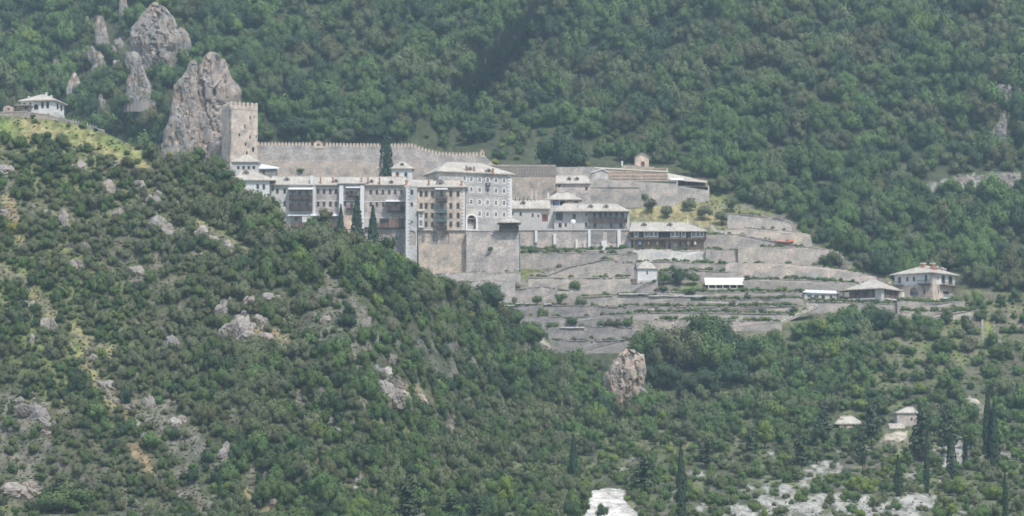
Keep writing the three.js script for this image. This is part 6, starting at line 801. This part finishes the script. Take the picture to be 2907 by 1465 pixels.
single('large_tree', [[1850, 1025, 74, 'oak', 'leftmost of the big trees in front of the terraces', 1.2], [1925, 1050, 88, 'rust', 'brownish big tree in the middle below the terraces', 1.2], [2010, 1048, 86, 'oak', 'broad green big tree right of the brownish one below the terraces', 1.2], [2065, 1035, 76, 'deep', 'rightmost dark one of the big trees below the terraces', 1.2], [2005, 990, 72, 'oak', 'green crown topping the big trees below the terraces', 1.2], [1880, 1105, 72, 'deep', 'dark big tree beside the leaning boulder'], [1985, 1130, 74, 'deep', 'dark big tree below the brownish one'], [2080, 1095, 62, 'deep', 'green big tree at the lower right of the big trees'], [1780, 1195, 46, 'rust', 'brown bush covering the foot of the leaning boulder', 1.3], [1965, 1180, 50, 'sage', 'grey brown tree below the dark big trees'],
  [372, 336, 30, 'oak', 'green tree at the foot of the grey slab crag'], [408, 340, 30, 'deep', 'dark tree at the right foot of the grey slab crag'], [432, 228, 28, 'oak', 'green tree under the pointed crag'], [478, 226, 28, 'sage', 'grey green tree under the right half of the pointed crag'], [290, 158, 24, 'deep', 'dark tree under the tall thin crag'], [1592, 484, 78, 'deep', 'round dark tree rising alone behind the trellis wall', 1.2], [2042, 548, 42, 'sage', 'round tree at the right end of the veranda shed'], [1336, 412, 36, 'deep', 'dark tree on the open slope behind the crenellated wall'], [2360, 760, 42, 'sage', 'grey green tree at the end of the tan terrace walls'], [2460, 770, 44, 'olive', 'silvery tree above the pinkish terrace wall'], [1480, 395, 40, 'oak', 'green tree right of the dark tree on the open slope'], [2680, 1000, 40, 'oak', 'green tree on the overgrown terraces below the large house'], [2420, 960, 60, 'deep', 'broad dark tree below the brown veranda house'], [2500, 930, 52, 'deep', 'dark tree right under the brown veranda house'], [2310, 960, 52, 'oak', 'green tree below the stone stair'], [2560, 950, 46, 'oak', 'green tree below the wall of the large house'], [2150, 1000, 46, 'chestnut', 'fresh green tree left of the stone stair foot'], [2390, 1060, 56, 'chestnut', 'tall fresh green tree above the pinkish cottage'], [2280, 1080, 54, 'deep', 'dark tree in the wood left of the cottage'], [2840, 1020, 40, 'oak', 'green tree right of the straight grass path'],
  [2440, 1400, 46, 'lime', 'bright green bush left of the short column cypress'], [2230, 1330, 38, 'lime', 'bright green bush beside the flat crowned pine'], [2830, 1420, 40, 'lime', 'bright green bush near the slender corner cypress'], [1706, 1474, 26, 'deep', 'dark young pine like bush in front of the white road'], [1798, 1420, 22, 'sage', 'grey green bush at the right edge of the white road'], [1822, 1448, 24, 'oak', 'green bush right of the white road'], [1790, 1398, 18, 'chestnut', 'small green bush at the upper right edge of the white road'], [1836, 1470, 22, 'olive', 'silvery bush below the right edge of the white road']], (u, v) => Dh(u, v), BROAD, 'tree', 'single large trees');
single('olive_bush', [[1462, 822, 17, 'olive', 'round olive bush above the leftmost terrace ledge'], [1460, 858, 11, 'olive', 'small olive bush under the round one at the terrace ledge'], [1525, 862, 20, 'oak', 'left one of the two dark round bushes on the white edged terrace'], [1594, 862, 21, 'oak', 'right one of the two dark round bushes on the white edged terrace'], [1628, 824, 24, 'oak', 'largest dark round bush on the middle terrace'], [1648, 868, 24, 'olive', 'wide silvery bush right of the two dark round bushes'], [1466, 899, 18, 'oak', 'dark bush half hidden by the spur trees at terrace end'], [1538, 908, 24, 'oak', 'dark round bush on the third terrace, left'], [1622, 924, 23, 'oak', 'dark round bush on the third terrace, right of the left one'], [1566, 948, 24, 'oak', 'dark round bush at the left end of the lower terraces'], [1785, 926, 20, 'chestnut', 'green bush at the right end of the reddish scrub terrace'], [1730, 927, 20, 'rust', 'reddish scrub bush on the third terrace'], [1756, 927, 18, 'rust', 'reddish scrub bush beside the green bush'], [1706, 928, 14, 'sage', 'small grey bush left of the reddish scrub'], [1740, 748, 15, 'oak', 'dark bush on the slope left of the white shrine'], [1730, 772, 12, 'oak', 'bush below the dark bush left of the white shrine'], [1716, 838, 9, 'oak', 'small dark bush on the tan terrace wall'], [1680, 962, 9, 'rust', 'tiny bush on the second lowest terrace'], [1885, 800, 26, 'oak', 'dark bushy fig right of the white shrine'], [1925, 802, 28, 'deep', 'dark bush between the fig and the cream roof'], [1968, 802, 26, 'oak', 'round bush next to the cream roofed shed'], [1880, 832, 14, 'oak', 'bush on the wall below the shrine platform'], [1960, 836, 15, 'oak', 'bush below the cream roofed shed wall'], [1640, 724, 16, 'lime', 'yellow green bush under the buttresses, right'], [1560, 722, 18, 'lime', 'yellow green bush under the buttresses, middle'], [1510, 722, 16, 'chestnut', 'yellow green bush under the buttresses, left'], [1724, 710, 8, 'deep', 'dark pot like bush at the foot of the buttressed wall'],
  [1850, 600, 26, 'olive', 'olive tree on the straw slope below the veranda shed'], [1895, 612, 24, 'olive', 'olive tree with visible trunk on the straw slope'], [1830, 572, 30, 'sage', 'pale green tree under the long lower wall'], [1960, 592, 26, 'olive', 'olive tree right on the straw slope'], [2000, 618, 26, 'olive', 'olive tree at the end of the straw slope'], [2050, 632, 30, 'olive', 'widest olive tree at the upper terrace wall'], [2080, 596, 24, 'sage', 'bush above the uppermost terrace wall'], [2330, 868, 12, 'deep', 'small dark tree at the head of the stone stair'], [2254, 888, 16, 'deep', 'dark purple bush beside the stone stair'], [1660, 474, 18, 'yellow', 'yellow broom bush right of the round dark tree'], [1402, 472, 16, 'yellow', 'yellow broom at the corner of the trellis wall'], [1392, 712, 11, 'oak', 'green tuft growing out of the bastion wall'], [852, 492, 10, 'oak', 'green tuft growing out of the crenellated wall']], (u, v) => u === 1392 ? 965.2 : u === 852 ? 1066.5 : Dbase(v) - 2.6, BUSH, 'bush', 'bushes on the terraces');
single('spur_tree', [[855, 755, 30, 'lime', 'bright yellow green tree on the spur below the long wing', 1.2], [880, 800, 22, 'lime', 'small bright green bush under the bright yellow green tree'], [975, 745, 42, 'sage', 'pale rounded tree on the spur crest', 1], [1160, 775, 42, 'oak', 'green tree at the crest before the arched base', 0.9], [1380, 870, 60, 'deep', 'large dark tree at the end of the spur crest', 1], [1440, 920, 52, 'oak', 'dark green tree on the last rise of the spur', 0.9], [1090, 790, 46, 'deep', 'dark broad tree left of the crest tree', 0.8], [1260, 830, 44, 'oak', 'green tree between the crest tree and the large dark tree', 0.9], [180, 1455, 100, 'oak', 'big round tree in the lower left corner', 0.7], [430, 1280, 34, 'chestnut', 'fresh green bush low on the left of the spur'], [270, 1195, 36, 'chestnut', 'bright bush halfway up on the left'], [1020, 1465, 38, 'lime', 'bright green young tree at the lower edge', 1.4], [1435, 1440, 36, 'lime', 'bright green tree left of the white road', 1.5], [920, 640, 28, 'rust', 'brownish tree under the timber galleries', 0.9], [720, 600, 40, 'oak', 'green tree before the white corner of the long wing', 0.9], [560, 470, 34, 'oak', 'bush before the foot of the rock spire', 0.9], [430, 450, 36, 'sage', 'grey green bush at the edge of the meadow', 0.8], [485, 452, 12, 'yellow', 'yellow broom below the rock spire'], [615, 490, 34, 'oak', 'bush left of the hipped house', 0.9], [1480, 1380, 60, 'sage', 'grey green bushes in the ravine beside the white road', 0.7], [640, 520, 30, 'deep', 'dark bush on the crest below the hipped house', 0.9], [1655, 1425, 20, 'sage', 'grey green bush at the upper left edge of the white road', 1.1], [1662, 1452, 22, 'oak', 'green bush overlapping the left edge of the white road', 1.1], [1640, 1478, 30, 'chestnut', 'fresh green bush below the left edge of the white road', 1]], (u, v) => Dspur(u, Math.min(v, 1500)), BROAD, 'tree', 'single trees on the spur');
renderer.render(scene, camera);
